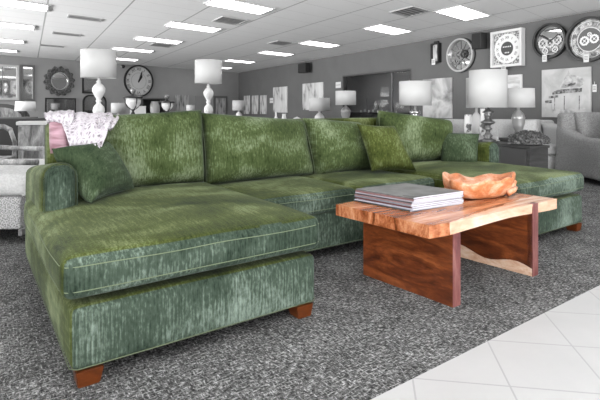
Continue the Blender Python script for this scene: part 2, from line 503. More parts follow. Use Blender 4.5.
# vents
v0 = None
for (px, py, lab, big) in ((410, 11.5, 'square ceiling vent between the two nearest right-hand lights', 1), (230, 20.5, 'square ceiling vent near the left wall clock lights, nearest of its row', 1),
                      (281, 43, 'small ceiling vent between light rows, far above the sofa back', 1), (162, 45, 'small ceiling vent beside the third light of the middle row', 1),
                      (85, 18, 'long dark ceiling slot, nearest of the three at left', 0), (67, 34, 'long ceiling slot, middle of the three at left', 0), (52, 45.7, 'long dark ceiling slot, farthest of the three at left', 0)):
    p = G_ceil(px, py); p.z = ZC-.003
    t = thing('ceiling_vent', lab, 'vent', p, 0, 'ceiling vents')
    hb, hr = (.30, .30) if big else (.31, .15)
    obj('frame', skew(bmn(), hb, hr, -.01, .002, .03), plain('vent_frame', .45, .6), t)
    bm = bmn()
    nsl = 5 if big else 3
    for k in range(nsl):
        b2 = skew(bmn(), hb-.03, .012, -.008, -.002); o_ = ER*((k+.5)/nsl*2-1)*(hr-.03)
        b2.transform(Matrix.Translation(o_)); me = bpy.data.meshes.new('x'); b2.to_mesh(me); b2.free(); bm.from_mesh(me); bpy.data.meshes.remove(me)
    obj('louvre', bm, plain('vent_slat', .35, .6), t)
    obj('duct_backing', skew(bmn(), hb-.03, hr-.03, -.001, .001), plain('vent_dark', .14, .8), t)

# ------------------------------------------------------------ THE SOFA
O = Vector((-.803, 1.65, 0)); SRZ = math.atan2(.576, .818)
sofa = thing('sectional_sofa', 'large green velvet U-shaped sectional sofa with two chaise ends', 'sofa', O, SRZ)
LW, DEP, CW = 3.82, 1.67, 1.08
def soft(bc=.0, bs=.006, lump=.004, seed=0, c0=None):
    def fn(p, a, b, g):
        top = max(0, g)
        p = p.copy()
        p.z += bc*top*(1-abs(a)**3.2)*(1-abs(b)**3.2)
        if abs(b) > .97: p.y += math.copysign(bs, b)*(1-g*g)*(1-a**4)
        if abs(a) > .97: p.x += math.copysign(bs, a)*(1-g*g)*(1-b**4)
        q = p*3+Vector((seed*5.7, seed*1.3, 0))
        p.z += noise.noise(q)*lump*(1 if g > 0 else .2)
        p.x += noise.noise(q*1.3+Vector((9, 0, 0)))*lump*.6
        p.y += noise.noise(q*1.3+Vector((0, 9, 0)))*lump*.6
        return p
    return fn
# base frame
bm = bmn()
rbox(bm, 0, CW, 0, DEP, .06, .294, .03, (10, 12, 4), soft(0, .006, .006, 1))
rbox(bm, LW-CW, LW, 0, DEP, .06, .294, .03, (10, 12, 4), soft(0, .006, .006, 2))
rbox(bm, CW-.03, LW-CW+.03, .65, DEP, .06, .31, .022, (12, 8, 4), soft(0, .004, .004, 3))
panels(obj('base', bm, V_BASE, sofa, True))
# hem seam along the bottom of the base
bm = bmn()
tube(bm, [(.0, 1.6, .075), (-.003, .02, .075), (.02, -.003, .075), (CW-.02, -.003, .075), (CW+.003, .02, .075), (CW+.003, .6, .075)], .0018, 6)
tube(bm, [(CW+.02, .647, .075), (LW-CW-.02, .647, .075)], .0018, 6)
tube(bm, [(LW-CW-.003, .6, .075), (LW-CW-.003, .02, .075), (LW-CW+.02, -.003, .075), (LW-.02, -.003, .075), (LW+.003, .02, .075), (LW, 1.6, .075)], .0018, 6)
obj('hem_piping', bm, V_PIPE, sofa, True)
# arms
for side, (a0, a1) in enumerate(((0, .168), (LW-.168, LW))):
    bm = bmn(); f0 = soft(0, .006, .004, 4+side); ys = .80 if side == 0 else .72; zt = .728 if side == 0 else .69
    def fa(p, a, b, g, f0=f0):
        p = f0(p, a, b, g); p.z -= .10*(b+1)/2*max(0, g)     # the arm falls away towards the back
        return p
    rbox(bm, a0, a1, ys, DEP, .29, zt, .076, (4, 12, 8), fa)
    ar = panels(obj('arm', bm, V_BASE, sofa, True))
    bm = bmn()
    w = (a1-a0)/2; cx = (a0+a1)/2
    pts = [(cx-w+.008, ys+.015, .33), (cx-w+.008, ys+.012, zt-.08)]
    for k in range(9):
        an = PI-PI*k/8; pts.append((cx+(w-.008)*math.cos(an), ys+.012, zt-.078+.072*math.sin(an)))
    pts += [(cx+w-.008, ys+.012, zt-.08), (cx+w-.008, ys+.015, .33)]
    tube(bm, pts, .002, 6); obj('arm_piping', bm, V_FRONT_SHEEN, ar, True)
# back frame
bm = bmn()
rbox(bm, .11, LW-.11, 1.50, DEP+.01, .28, .905, .035, (24, 4, 8), soft(0, .003, .004, 7))
obj('back_frame', bm, V_BASE, sofa, True)
# seat cushions
def seat_cushion(x0, x1, y0, y1, z0, z1, crown, seed):
    bm = bmn(); f = soft(crown, .010, .007, seed)
    rbox(bm, x0, x1, y0, y1, z0, z1, .042, (18, 18, 5), f)
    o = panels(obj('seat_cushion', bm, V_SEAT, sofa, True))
    for zz in (z1-.036, z0+.036):
        bm = bmn(); pts = []
        e = .0
        c = Vector(((x0+x1)/2, (y0+y1)/2, (z0+z1)/2)); h = Vector(((x1-x0)/2, (y1-y0)/2, (z1-z0)/2))
        for (sx, sy, ex, ey) in ((-1, -1, 1, -1), (1, -1, 1, 1), (1, 1, -1, 1), (-1, 1, -1, -1)):
            for k in range(24):
                t = k/24; a = sx+(ex-sx)*t; b = sy+(ey-sy)*t
                p = Vector((c.x+a*h.x, c.y+b*h.y, zz))
                q = Vector((max(x0+.042, min(x1-.042, p.x)), max(y0+.042, min(y1-.042, p.y)), zz)); d = p-q
                if d.length > 1e-6: p = q+d.normalized()*.0425
                p = f(p, (p.x-c.x)/h.x, (p.y-c.y)/h.y, (zz-c.z)/h.z)
                pts.append(p)
        tube(bm, pts, .0018, 6, True)
        obj('piping', bm, V_PIPE, o, True)
seat_cushion(-.032, CW+.018, -.018, 1.36, .320, .478, .034, 11)
seat_cushion(LW-CW-.018, LW+.012, -.014, 1.36, .320, .472, .034, 12)
seat_cushion(CW+.022, 1.905, .60, 1.36, .305, .450, .018, 13)
seat_cushion(1.915, LW-CW-.022, .60, 1.36, .305, .450, .018, 14)
# back cushions, given in the sofa's own axes
BC = [((.19, 1.32, .47), (1.075, 1.32, .47), (1.075, 1.37, .985), (.19, 1.44, .935), .30, 21),
      ((1.085, 1.31, .45), (2.03, 1.31, .45), (1.985, 1.40, .90), (1.08, 1.40, .965), .30, 22),
      ((2.04, 1.28, .44), (2.70, 1.26, .44), (2.60, 1.38, .865), (2.0, 1.40, .915), .30, 23),
      ((2.78, 1.32, .47), (3.64, 1.20, .47), (3.58, 1.14, .875), (2.88, 1.40, .975), .30, 24)]
for bl, br, tr, tl, th, sd in BC:
    bm = bmn(); ring = pillow(bm, bl, br, tr, tl, th, 28, sd, .035, .02, 3.6, .46, .018)
    o = obj('back_cushion', bm, V_BACK, sofa, True)
    bm = bmn(); tube(bm, ring, .003, 6, True); obj('piping', bm, V_PIPE, o, True)
# feet
def foot(u, v, su=1, sv=1):
    bm = bmn(); a, b = .095, .074
    pts = []
    for z, w in ((.062, a), (0, b)):
        for i, j in ((0, 0), (1, 0), (1, 1), (0, 1)):
            pts.append(bm.verts.new((u+su*(a-w)*.4+su*i*w, v+sv*(a-w)*.4+sv*j*w, z)))
    bm.faces.new(pts[:4]); bm.faces.new(list(reversed(pts[4:])))
    for i in range(4): bm.faces.new((pts[i], pts[4+i], pts[4+(i+1) % 4], pts[(i+1) % 4]))
    bmesh.ops.bevel(bm, geom=list(bm.edges), offset=.003, segments=2, affect='EDGES')
    o = obj('foot', bm, W_FOOT, sofa)
    o['label'] = 'tapered cherry wood foot'
for u, v, a, b in ((.015, .0, 1, 1), (CW-.018, .0, -1, 1), (LW-CW+.018, 0, 1, 1), (LW-.018, .0, -1, 1), (.02, DEP-.02, 1, -1), (LW-.02, DEP-.02, -1, -1), (1.9, DEP-.02, 1, -1)):
    foot(u, v, a, b)

# throw pillows
def throw_pillow(label, bl, br, tr, tl, th, mat, seed, name='throw_pillow', cat='pillow', group='green throw pillows', pinch=.10, base=None):
    c = base or (Vector(bl)+Vector(br))/2
    t = thing(name, label, cat, c, 0, group)
    bm = bmn(); ring = pillow(bm, bl, br, tr, tl, th, 24, seed, pinch, .012, 2.8, .5, .012)
    o = obj('cover', bm, mat, t, True, world=True)
    bm = bmn(); tube(bm, ring, .0035, 6, True); obj('piping', bm, mat, o, True, world=True)
    return t
throw_pillow('dark green velvet pillow leaning in the corner of the left chaise arm',
             (-1.08, 2.43, .512), (-1.005, 2.84, .515), P(106, 142, 2.76), P(52, 149, 2.50), .15, V_PILLOW, 31)
throw_pillow('olive green velvet pillow on the middle seats, tilted against the back cushion',
             P(372, 171, 3.80), P(416, 170.5, 3.92), P(394, 126, 4.10), P(357, 124, 3.98), .16, V_SEAT, 32)
throw_pillow('dark green velvet pillow upright on the right chaise beside the right arm',
             P(441, 166, 4.42), P(477, 166, 4.38), P(479, 134, 4.50), P(441, 133, 4.55), .16, V_PILLOW, 33, pinch=.04)

# ------------------------------------------------------------ pink cushion and white throw
PINK = noisemat('pink_crushed_satin', [(.35, (.17, .085, .105)), (.65, (.34, .21, .25))], (3, 3, 18), 1.6, 4, .5, .8, .4)
def suv(u, v, z): return O+U*u+Vv*v+Vector((0, 0, z))
throw_pillow('pink ribbed satin cushion tucked under the white throw', P(51, 153, 2.80), P(71, 153, 2.80), P(69, 116, 2.88), P(50, 116, 2.88), .08,
             PINK, 41, 'pink_cushion', 'pillow', None, .02)
m, nt, b = newmat('white_open_knit')
vo = nt.nodes.new('ShaderNodeTexVoronoi'); vo.inputs['Scale'].default_value = 1.0; vo.feature = 'DISTANCE_TO_EDGE'
nt.links.new(coords(nt, (42, 42, 30)), vo.inputs['Vector'])
rp = ramp(nt, [(.0, (.45, .43, .455)), (.16, (.37, .345, .375)), (.5, (.09, .07, .085))]); nt.links.new(vo.outputs['Distance'], rp.inputs[0])
nt.links.new(rp.outputs[0], b.inputs['Base Color']); b.inputs['Roughness'].default_value = .9
inv = mth(nt, 'SUBTRACT', 1, vo.outputs['Distance']); bump(nt, b, inv, .8, .01)
KNIT = m
def drape(rows, seed, th=.012, nx=34, sub=6, amp=.012):
    """rows: list of (left point, right point) from back hem over the top to the front hem"""
    bm = bmn(); L = []
    rows = [(Vector(a), Vector(b)) for a, b in rows]
    n = (len(rows)-1)*sub
    def cr(i, t, k):
        g = lambda j: rows[max(0, min(len(rows)-1, j))][k]
        p0, p1, p2, p3 = g(i-1), g(i), g(i+1), g(i+2)
        return .5*((2*p1)+(p2-p0)*t+(2*p0-5*p1+4*p2-p3)*t*t+(3*p1-p0-3*p2+p3)*t**3)
    for j in range(n+1):
        i = min(j//sub, len(rows)-2); t = (j-i*sub)/sub
        a, b_ = cr(i, t, 0), cr(i, t, 1); row = []
        for k in range(nx+1):
            s = k/nx; p = a.lerp(b_, s)
            w = math.sin(s*21+seed+j*.12)*amp+noise.noise(p*9+Vector((seed, 0, 0)))*amp*2.2
            p = p+Vector((.3, -.85, .35))*w
            p.z += noise.noise(Vector((s*9, j*.25, seed)))*.008
            row.append(bm.verts.new(p))
        L.append(row)
    for A, B in zip(L, L[1:]):
        for k in range(nx): bm.faces.new((A[k], A[k+1], B[k+1], B[k]))
    bmesh.ops.recalc_face_normals(bm, faces=bm.faces)
    ext = bmesh.ops.solidify(bm, geom=list(bm.faces), thickness=th)
    return bm, L
thr = thing('knitted_throw', 'white chunky open-knit throw draped over the left corner of the green sofa back', 'throw', suv(.25, 1.5, .93))
# main panel, over the back and hanging in front of the left back cushion
bm, _ = drape([(P(64, 150, 3.42), P(100, 146, 3.45)), (P(60, 128, 3.36), P(108, 124, 3.42)), (P(58, 115, 3.24), P(110, 116, 3.26)), (P(60, 111, 3.08), P(112, 114, 3.12)),
               (P(60, 113, 2.92), P(113, 118, 2.90)), (P(62, 124, 2.78), P(109, 126, 2.76)), (P(67, 137, 2.70), P(106, 137, 2.68)), (P(71, 150, 2.66), P(101, 148, 2.64))], 3.0)
obj('hanging_panel', bm, KNIT, thr, True, world=True)
bm, _ = drape([(P(48, 124, 3.30), P(70, 122, 3.34)), (P(45, 114, 3.20), P(72, 113, 3.24)), (P(45, 111.5, 3.04), P(74, 110.5, 3.06)), (P(45, 115, 2.86), P(73, 114, 2.86)), (P(47, 120, 2.82), P(70, 124, 2.80))], 8.0, nx=24)
obj('folded_end', bm, KNIT, thr, True, world=True)
bm, _ = drape([(P(98, 122, 3.22), P(112, 122, 3.24)), (P(98, 116, 3.12), P(117, 117, 3.14)), (P(98, 117, 2.86), P(119, 119, 2.88)), (P(99, 127, 2.74), P(113, 128, 2.76))], 12.0, nx=20)
obj('trailing_corner', bm, KNIT, thr, True, world=True)
bm = bmn()
for k in range(26):
    s = k/25; x = 71+s*29; y = 149-s*2+R.uniform(-1, 1); Y = 2.64+R.uniform(-.01, .01)
    tube(bm, [P(x, y-3, Y), P(x+R.uniform(-1, 1), y, Y-.006), P(x+R.uniform(-1.5, 1.5), y+R.uniform(2, 5), Y-.004)], .004, 5)
obj('fringe', bm, plain('white_yarn', (.36, .335, .365), .9), thr, True, world=True)
# ------------------------------------------------------------ THE COFFEE TABLE
T2 = Vector((.619, 2.29, 0)); TU = Vector((.816, .578, 0)); TV = Vector((-.635, .772, 0))
table = thing('coffee_table', 'live-edge slab wood coffee table with solid panel legs', 'table', T2+TU*.6+TV*.3, .616)
def tp(u, v, z): return T2+TU*u+TV*v+Vector((0, 0, z))
L_, W_ = 1.195, .63
def slab_under(u):      # live edge: the sapwood flares inward and the slab gets a wavy underside at the front
    return .012*math.sin(u*5.0+.6)+.008*math.sin(u*13)
bm = bmn(); nu, nv, nz = 48, 18, 5
D = {}
def SV(i, j, k):
    if (i, j, k) in D: return D[(i, j, k)]
    u = L_*i/nu; t = j/nv; z = .365+.065*k/nz
    back = .012*math.sin(u*6+1)+.008*math.sin(u*15)
    lo = (1-k/nz)
    st = min(1, .35+u/.2); front = -.034*st+lo*.010*math.sin(min(1, u/L_)*PI)**2+.002*math.sin(u*11)*st
    v = front+(W_+back-front)*t
    if j < 6: z += lo*(.012*max(0, math.sin(min(1, u/1.1)*PI*.9-.1))**1.5)*(1-j/6)**1.2
    D[(i, j, k)] = bm.verts.new(tp(u, v, z)); return D[(i, j, k)]
for (ax, N1, N2, N3) in ((0, nu, nv, nz), (1, nv, nu, nz), (2, nz, nu, nv)):
    for side in (0, N1):
        for a in range(N2):
            for c in range(N3):
                def id_(p, q): return ((side, p, q), (p, side, q), (p, q, side))[ax]
                bm.faces.new([SV(*id_(a, c)), SV(*id_(a+1, c)), SV(*id_(a+1, c+1)), SV(*id_(a, c+1))])
# slab wood: heartwood with a pale live-edge band along the near long side
m, nt, b = newmat('live_edge_slab')
tc = nt.nodes.new('ShaderNodeTexCoord')
v1 = coords(nt, (.8, 6, 2.0))
n1 = noisetex(nt, v1, 1.5, 6, .6, 1.6)
n2 = noisetex(nt, coords(nt, (8, 90, 60)), 1.2, 3, .6)
f = mth(nt, 'ADD', mth(nt, 'MULTIPLY', n1, .8), mth(nt, 'MULTIPLY', n2, .2))
rh = ramp(nt, [(.36, (.10, .028, .010)), (.45, (.24, .075, .028)), (.53, (.38, .15, .070)), (.61, (.48, .235, .13)), (.70, (.54, .34, .22))]); nt.links.new(f, rh.inputs[0])
rs = ramp(nt, [(.36, (.40, .20, .12)), (.5, (.52, .34, .24)), (.65, (.60, .46, .37))]); nt.links.new(f, rs.inputs[0])
sp = nt.nodes.new('ShaderNodeSeparateXYZ'); nt.links.new(coords(nt, (1, 1, 1)), sp.inputs[0])
wv = noisetex(nt, coords(nt, (3, .5, 1)), 1, 3, .5)
d_ = mth(nt, 'ADD', sp.outputs[1], mth(nt, 'MULTIPLY', wv, .16))
d_ = mth(nt, 'SUBTRACT', d_, mth(nt, 'MULTIPLY', sp.outputs[0], .17))
edge = mth(nt, 'LESS_THAN', d_, -.190)
nt.links.new(mixc(nt, edge, rh.outputs[0], rs.outputs[0]), b.inputs['Base Color'])
b.inputs['Roughness'].default_value = .25
obj('tabletop', bm, m, table, 'auto', world=True)
def panel(u0, u1, v0, v1, ztop, mat, lab, wavy=False):
    bm = bmn(); n = 14
    prev = None
    rows_ = []
    for i in range(n+1):
        v = v0+(v1-v0)*i/n
        z0 = 0
        zt = ztop if i < 1 else min(ztop, .368)
        rows_.append([bm.verts.new(tp(u0, v, z0)), bm.verts.new(tp(u1, v, z0)), bm.verts.new(tp(u1, v, zt)), bm.verts.new(tp(u0, v, zt))])
    for A, B in zip(rows_, rows_[1:]):
        for k in range(4): bm.faces.new((A[k], A[(k+1) % 4], B[(k+1) % 4], B[k]))
    bm.faces.new(rows_[0]); bm.faces.new(list(reversed(rows_[-1])))
    o = obj('panel_leg', bm, mat, table, world=True)
    if lab: o['label'] = lab
    return o
g1 = panel(.155, .215, -.030, .575, .366, W_PANEL, None)
bm = bmn(); A0 = [tp(.155, -.034, 0), tp(.215, -.034, 0), tp(.215, -.0305, 0), tp(.155, -.0305, 0)]
def slabbox(pts, z0, z1):
    bm = bmn(); a = [bm.verts.new((p.x, p.y, z0)) for p in pts]; b = [bm.verts.new((p.x, p.y, z1)) for p in pts]
    bm.faces.new(a); bm.faces.new(list(reversed(b)))
    for i in range(4): bm.faces.new((a[i], b[i], b[(i+1) % 4], a[(i+1) % 4]))
    return bm
obj('end_grain', slabbox(A0, 0, .366), W_END, g1, world=True)
g2 = panel(.905, .965, -.030, .575, .366, W_PANEL, None)
A0 = [tp(.905, -.036, 0), tp(.965, -.036, 0), tp(.965, -.004, 0), tp(.905, -.004, 0)]
obj('end_grain', slabbox(A0, 0, .432), W_END, g2, world=True)
# pale sapwood foot strip on the inner face of the far panel
bm = bmn(); lo = []; hi = []
for i in range(15):
    v = -.03+.6*i/14; h = .045+.02*math.sin(i*.7)+.006*i*.3
    for (u_, lst) in ((.9035, lo),):
        lst.append((bm.verts.new(tp(.9035, v, 0)), bm.verts.new(tp(.9035, v, h)), bm.verts.new(tp(.9055, v, h)), bm.verts.new(tp(.9055, v, 0))))
for A, B in zip(lo, lo[1:]):
    for k in range(4): bm.faces.new((A[k], A[(k+1) % 4], B[(k+1) % 4], B[k]))
bm.faces.new(lo[0]); bm.faces.new(list(reversed(lo[-1])))
obj('sapwood_strip', bm, W_SAP, g2, world=True)

# magazines / folded papers
mf, mr_, ml = G(411, 212.2, .43), G(464.5, 203.8, .43), G(352, 201, .43)
mu = (mr_-mf); mv = (ml-mf)
COVERS = [plain('cover_%d' % i, c, .45) for i, c in enumerate([(.05, .06, .065), (.30, .30, .34), (.10, .035, .035), (.18, .19, .22), (.24, .15, .15), (.05, .055, .065), (.30, .30, .34), (.16, .08, .08), (.15, .15, .16)])]
PAGES = noisemat('page_edges', [(.4, (.36, .36, .42)), (.6, (.62, .62, .67))], (2, 2, 260), 1.5, 3, .7)
TOPCOV = noisemat('grey_printed_cover', [(.35, .075), (.65, .14)], (1, 1, 1), 9, 4, .5)
z = .4305; nmag = 9
for k in range(nmag):
    th = .0082
    last = k == nmag-1
    lab = ('grey covered magazine on top of the stack on the coffee table' if last else
           'bottom magazine of the stack, lying on the coffee table' if k == 0 else 'magazine with white page edges inside the stack on the coffee table')
    off = mf+mu*(.985+R.uniform(-.012, .02))+mv*(.01+R.uniform(-.012, .02)); off.z = z
    t = thing('magazine', lab, 'magazine', off, 0, 'magazines stacked on the coffee table')
    ang = R.uniform(-.02, .02)
    a = Matrix.Rotation(ang, 3, 'Z') @ mv*.96; b_ = Matrix.Rotation(ang, 3, 'Z') @ mu*-(.97-.03*(k/nmag))
    def mg(s, r, zz): q = a*s+b_*r; return Vector((q.x, q.y, zz))
    bm = bmn()
    pts = [(.004, .004), (.996, .004), (.996, .985), (.004, .985)]
    A = [bm.verts.new(mg(s, r, .0005)) for s, r in pts]; B = [bm.verts.new(mg(s, r, th-.0005)) for s, r in pts]
    bm.faces.new(A); bm.faces.new(list(reversed(B)))
    for i in range(4): bm.faces.new((A[i], B[i], B[(i+1) % 4], A[(i+1) % 4]))
    obj('pages', bm, PAGES, t)
    bm = bmn()   # cover wraps round the far-left spine
    prof = [(0, 0), (1.0, 0)]+[(1.0+.012*math.sin(q*PI/6), th/2-th/2*math.cos(q*PI/6)) for q in range(1, 6)]+[(1.0, th), (0, th)]
    inner = [(0, .0005), (1.0, .0005), (1.004, th/2), (1.0, th-.0005), (0, th-.0005)]
    loop = prof+list(reversed(inner))
    A = [bm.verts.new(mg(0, r, zz)) for r, zz in loop]; B = [bm.verts.new(mg(1, r, zz)) for r, zz in loop]
    bm.faces.new(A); bm.faces.new(list(reversed(B)))
    n = len(loop)
    for i in range(n): bm.faces.new((A[i], B[i], B[(i+1) % n], A[(i+1) % n]))
    obj('cover', bm, TOPCOV if last else COVERS[k], t)
    if last:
        bm = bmn(); prism(bm, [(mg(.0, .99, 0).x, mg(.0, .99, 0).y), (mg(.0, .86, 0).x, mg(.0, .86, 0).y), (mg(.20, .97, 0).x, mg(.20, .97, 0).y)], .0015, 'z', th)
        obj('turned_corner', bm, plain('turned_corner_dark', .05, .5), t)
    z += th+.0003

# root bowl
bc = G(478, 196, .43); bc.z = .4315
bowl = tag(None or bpy.data.objects.new('wooden_bowl', None), 'carved orange root-wood bowl with a ragged rim', 'bowl'); C.objects.link(bowl); bowl.location = bc; bowl.rotation_euler = (0, 0, .15)
bm = bmn(); n = 72
def rimr(a):
    return 1+.13*math.sin(2*a+.4)+.07*math.sin(3*a+1.7)+.05*math.sin(5*a+.3)+.03*math.sin(9*a)
def rimh(a):
    return .124+.012*math.sin(2*a+2.2)+.010*math.sin(3*a+.5)+.009*math.sin(7*a+1)
outer = [(.0, 0), (.55, 0), (.72, .05), (.88, .25), (.97, .55), (1.0, .9), (.99, 1.0)]
inner = [(.95, 1.0), (.86, .80), (.74, .52), (.56, .30), (.30, .20), (.0, .18)]
rings = []
for (rr, hh) in outer+inner:
    row = []
    for i in range(n):
        a = 2*PI*i/n
        k = .4+.6*min(1, hh*1.2+.1) if rr < .7 else 1
        r_ = .205*rr*(1+(rimr(a)-1)*k)
        q = Vector((math.cos(a)*r_*1.14, math.sin(a)*r_*.86, hh*rimh(a)))
        nz_ = noise.noise(q*16)*.010*(1 if hh > .05 else 0)
        q.x += nz_*math.cos(a); q.y += nz_*math.sin(a); q.z += noise.noise(q*22+Vector((3, 3, 3)))*.007*(hh if hh > .05 else 0)
        row.append(bm.verts.new(q))
    rings.append(row)
for A, B in zip(rings, rings[1:]):
    for i in range(n): bm.faces.new((A[i], A[(i+1) % n], B[(i+1) % n], B[i]))
bmesh.ops.remove_doubles(bm, verts=bm.verts, dist=1e-5)
obj('bowl_body', bm, W_BOWL, bowl, True)
bm = bmn()     # gnarled root knob on the right
tube(bm, [(.18, -.03, .045), (.225, -.03, .060), (.245, -.015, .085), (.232, .01, .098), (.20, .03, .09)], [.026, .022, .018, .016, .020], 10)
tube(bm, [(.15, -.09, .03), (.20, -.075, .045), (.235, -.05, .055)], [.022, .018, .012], 10)
obj('root_knob', bm, W_BOWL, bowl, True)

# ------------------------------------------------------------ LAMPS
def shade_bm(r0, r1, h, zb):
    bm = bmn(); lathe(bm, [(r1, zb), (r0, zb+h), (r0-.006, zb+h), (r1-.006, zb)], 40, close=False)
    lo = bm.verts[:]; n = 40; bm.verts.ensure_lookup_table()
    for i in range(n): bm.faces.new((bm.verts[i], bm.verts[120+i], bm.verts[120+(i+1) % n], bm.verts[(i+1) % n]))
    return bm
def spider(r0, z):
    bm = bmn()
    for k in range(3):
        a = 2*PI*k/3; tube(bm, [(0, 0, z), (r0*math.cos(a), r0*math.sin(a), z)], .003, 5)
    lathe(bm, [(.0, z-.01), (.010, z-.01), (.012, z+.01), (.006, z+.03), (0, z+.035)], 12)
    return bm
def lamp(label, px0, px1, pyt, pyb, Y, prof, basemat, zbase, group='table lamps', taper=1.0, smat=None):
    """shade measured in the photograph; prof = base profile, z fractions of the space under the shade"""
    cx = (px0+px1)/2; r = (px1-px0)/2*Y/F
    zt = 1-(pyt-HY)*Y/F; zb = 1-(pyb-HY)*Y/F
    X = (cx-CX)/F*Y
    t = thing('table_lamp', label, 'lamp', (X, Y, zbase), 0, group)
    zt -= zbase; zb -= zbase
    sh = obj('lamp_shade', shade_bm(r*taper, r, zt-zb, zb), smat or SHADE, t, True)
    obj('finial', spider(r*taper-.003, zt-.02), CHROME, t, True)
    bm = bmn(); lathe(bm, [(a, b*zb) for a, b in prof], 28); obj('lamp_base', bm, basemat, t, True)
    bm = bmn(); tube(bm, [(0, 0, zb*.97), (0, 0, zt-.02)], .006, 8); obj('pole', bm, CHROME, t, True)
    bm = bmn(); lathe(bm, [(.0, zb+.02), (.02, zb+.02), (.022, zb+.06), (.034, zb+.10), (.028, zb+.14), (0, zb+.155)], 16); obj('bulb', bm, CERAMIC, t, True)
    return t, zb
def table_under(label, X, Y, w, d, h, mat, rz=0, group='tables carrying the lamps', name='side_table'):
    t = thing(name, label, 'table', (X, Y, 0), rz, group)
    bm = bmn(); box(bm, -w/2, w/2, -d/2, d/2, h-.035, h, .004); obj('tabletop', bm, mat, t)
    for sx in (-1, 1):
        for sy in (-1, 1):
            bm = bmn(); box(bm, sx*(w/2-.03)-.02, sx*(w/2-.03)+.02, sy*(d/2-.03)-.02, sy*(d/2-.03)+.02, 0, h-.035, .003); obj('leg', bm, mat, t)
    bm = bmn(); box(bm, -w/2+.03, w/2-.03, -d/2+.03, d/2-.03, h-.12, h-.035); obj('apron', bm, mat, t)
    return t
SCULPT = [(.085, 0), (.09, .03), (.085, .06), (.05, .09), (.022, .13), (.03, .17), (.022, .21), (.055, .27), (.07, .34), (.06, .42), (.03, .48), (.024, .51), (.038, .54), (.024, .57), (.045, .63), (.072, .72), (.075, .79), (.05, .86), (.022, .90), (.03, .93), (.014, .96), (.012, 1.0)]
BOTTLE = [(.07, 0), (.09, .06), (.10, .3), (.09, .55), (.05, .75), (.02, .85), (.02, 1)]
STACK = [(.09, 0), (.09, .08), (.05, .12), (.10, .22), (.10, .30), (.045, .36), (.09, .44), (.09, .54), (.04, .60), (.08, .68), (.08, .76), (.03, .84), (.02, 1)]
TURNED = [(.10, 0), (.10, .05), (.06, .08), (.04, .12), (.065, .17), (.04, .22), (.028, .27), (.028, .33), (.055, .37), (.04, .41), (.03, .45), (.035, .49), (.085, .54), (.09, .58), (.05, .63), (.03, .68), (.03, .74), (.055, .78), (.03, .82), (.075, .86), (.05, .90), (.02, .95), (.015, 1)]
GOURD = [(.06, 0), (.06, .04), (.025, .10), (.03, .18), (.06, .30), (.078, .48), (.080, .62), (.084, .64), (.084, .68), (.080, .70), (.070, .78), (.04, .88), (.02, .92), (.018, 1)]
def pos(px, Y): return (px-CX)/F*Y
MERC = plain('silver_mercury_glass', .38, .30, .5)
# A and B: matching white sculptural lamps
table_under('dark console table behind the left end of the sofa', pos(98, 5.7), 5.7, .7, .4, .76, W_DARK, .4)
lamp('large white drum lamp with a pale sculpted base behind the white throw', 82, 115.5, 50.5, 78, 5.7, SCULPT, plain('pale_marbled_resin', .62, .35), .76)
table_under('dark console table behind the first gap of the sofa back', pos(209, 7.0), 7.0, .7, .4, .76, W_DARK, .4)
lamp('white drum lamp with a twisted white base right of the roman numeral clock', 195, 222, 60.5, 83.5, 7.0, SCULPT, CERAMIC, .76)
lamp('white drum lamp with a stacked silver base before the cloudy abstract painting', 399.5, 431, 81.5, 105.5, 6.6, STACK, CHROME, .70)
table_under('grey table behind the tall back cushion at the right', pos(415, 6.6), 6.6, .6, .5, .70, W_GREY, -.4)
lamp('tallest white drum lamp with a dark turned base by the dark cabinet', 470, 506, 70.5, 107.5, 6.0, TURNED, plain('antique_pewter', .13, .35, .6), .572)
lamp('white drum shade lamp just behind the tallest one, pale base', 466.5, 486, 78, 108, 6.95, BOTTLE, CERAMIC, .601)
lamp('low white lamp with a ribbed glass urn base beside the dark fur throw', 503, 533.5, 88.5, 107.5, 6.2, GOURD, MERC, .60, taper=.98)
table_under('small dark table behind the nightstand, under the glass urn lamp', pos(518, 6.2), 6.2, .36, .36, .60, W_DARK, 0)
lamp('small white lamp with a silver vase base at the edge of the dark opening', 335.5, 356, 91, 105, 8.0, GOURD, MERC, .74)
table_under('grey table under the silver vase lamp behind the sofa', pos(346, 8.0), 8.0, .5, .5, .74, W_GREY, -.4)
lamp('squat white lamp in front of the square painting on the right wall', 309, 330, 98, 111, 9.0, BOTTLE, CERAMIC, .72)
table_under('grey table under the squat lamp behind the sofa', pos(319, 9), 9.0, .5, .5, .72, W_GREY, -.4)
lamp('small white lamp near the far corner of the room', 232.5, 245.5, 100.5, 110.5, 14.0, BOTTLE, CERAMIC, .70)
table_under('grey table in the far corner of the room', pos(239, 14), 14.0, .6, .5, .70, W_GREY, -.4)
lamp('small white shade lamp between the urns and the second drum lamp', 186.5, 195, 105, 112.5, 12.0, BOTTLE, CERAMIC, .68)
table_under('grey table below the small shade lamp left of centre', pos(190, 12), 12.0, .6, .5, .68, W_GREY, -.4)
lamp('white shade lamp left of the large lidded urn', 111.5, 125, 103, 113, 10.0, BOTTLE, CERAMIC, .70)
lamp('small tapered lamp on the dark cabinet at the far left', 16, 35, 101.5, 111, 8.32, [(.08, 0), (.08, .08), (.02, .14), (.02, 1)], DARK, .80, taper=.92, smat=plain('pale_shade', .62, .8))
# console carrying urns
table_under('pale long console table carrying the two lidded urns', pos(146, 9.2), 9.2, 1.7, .9, .80, WHITE, .35)
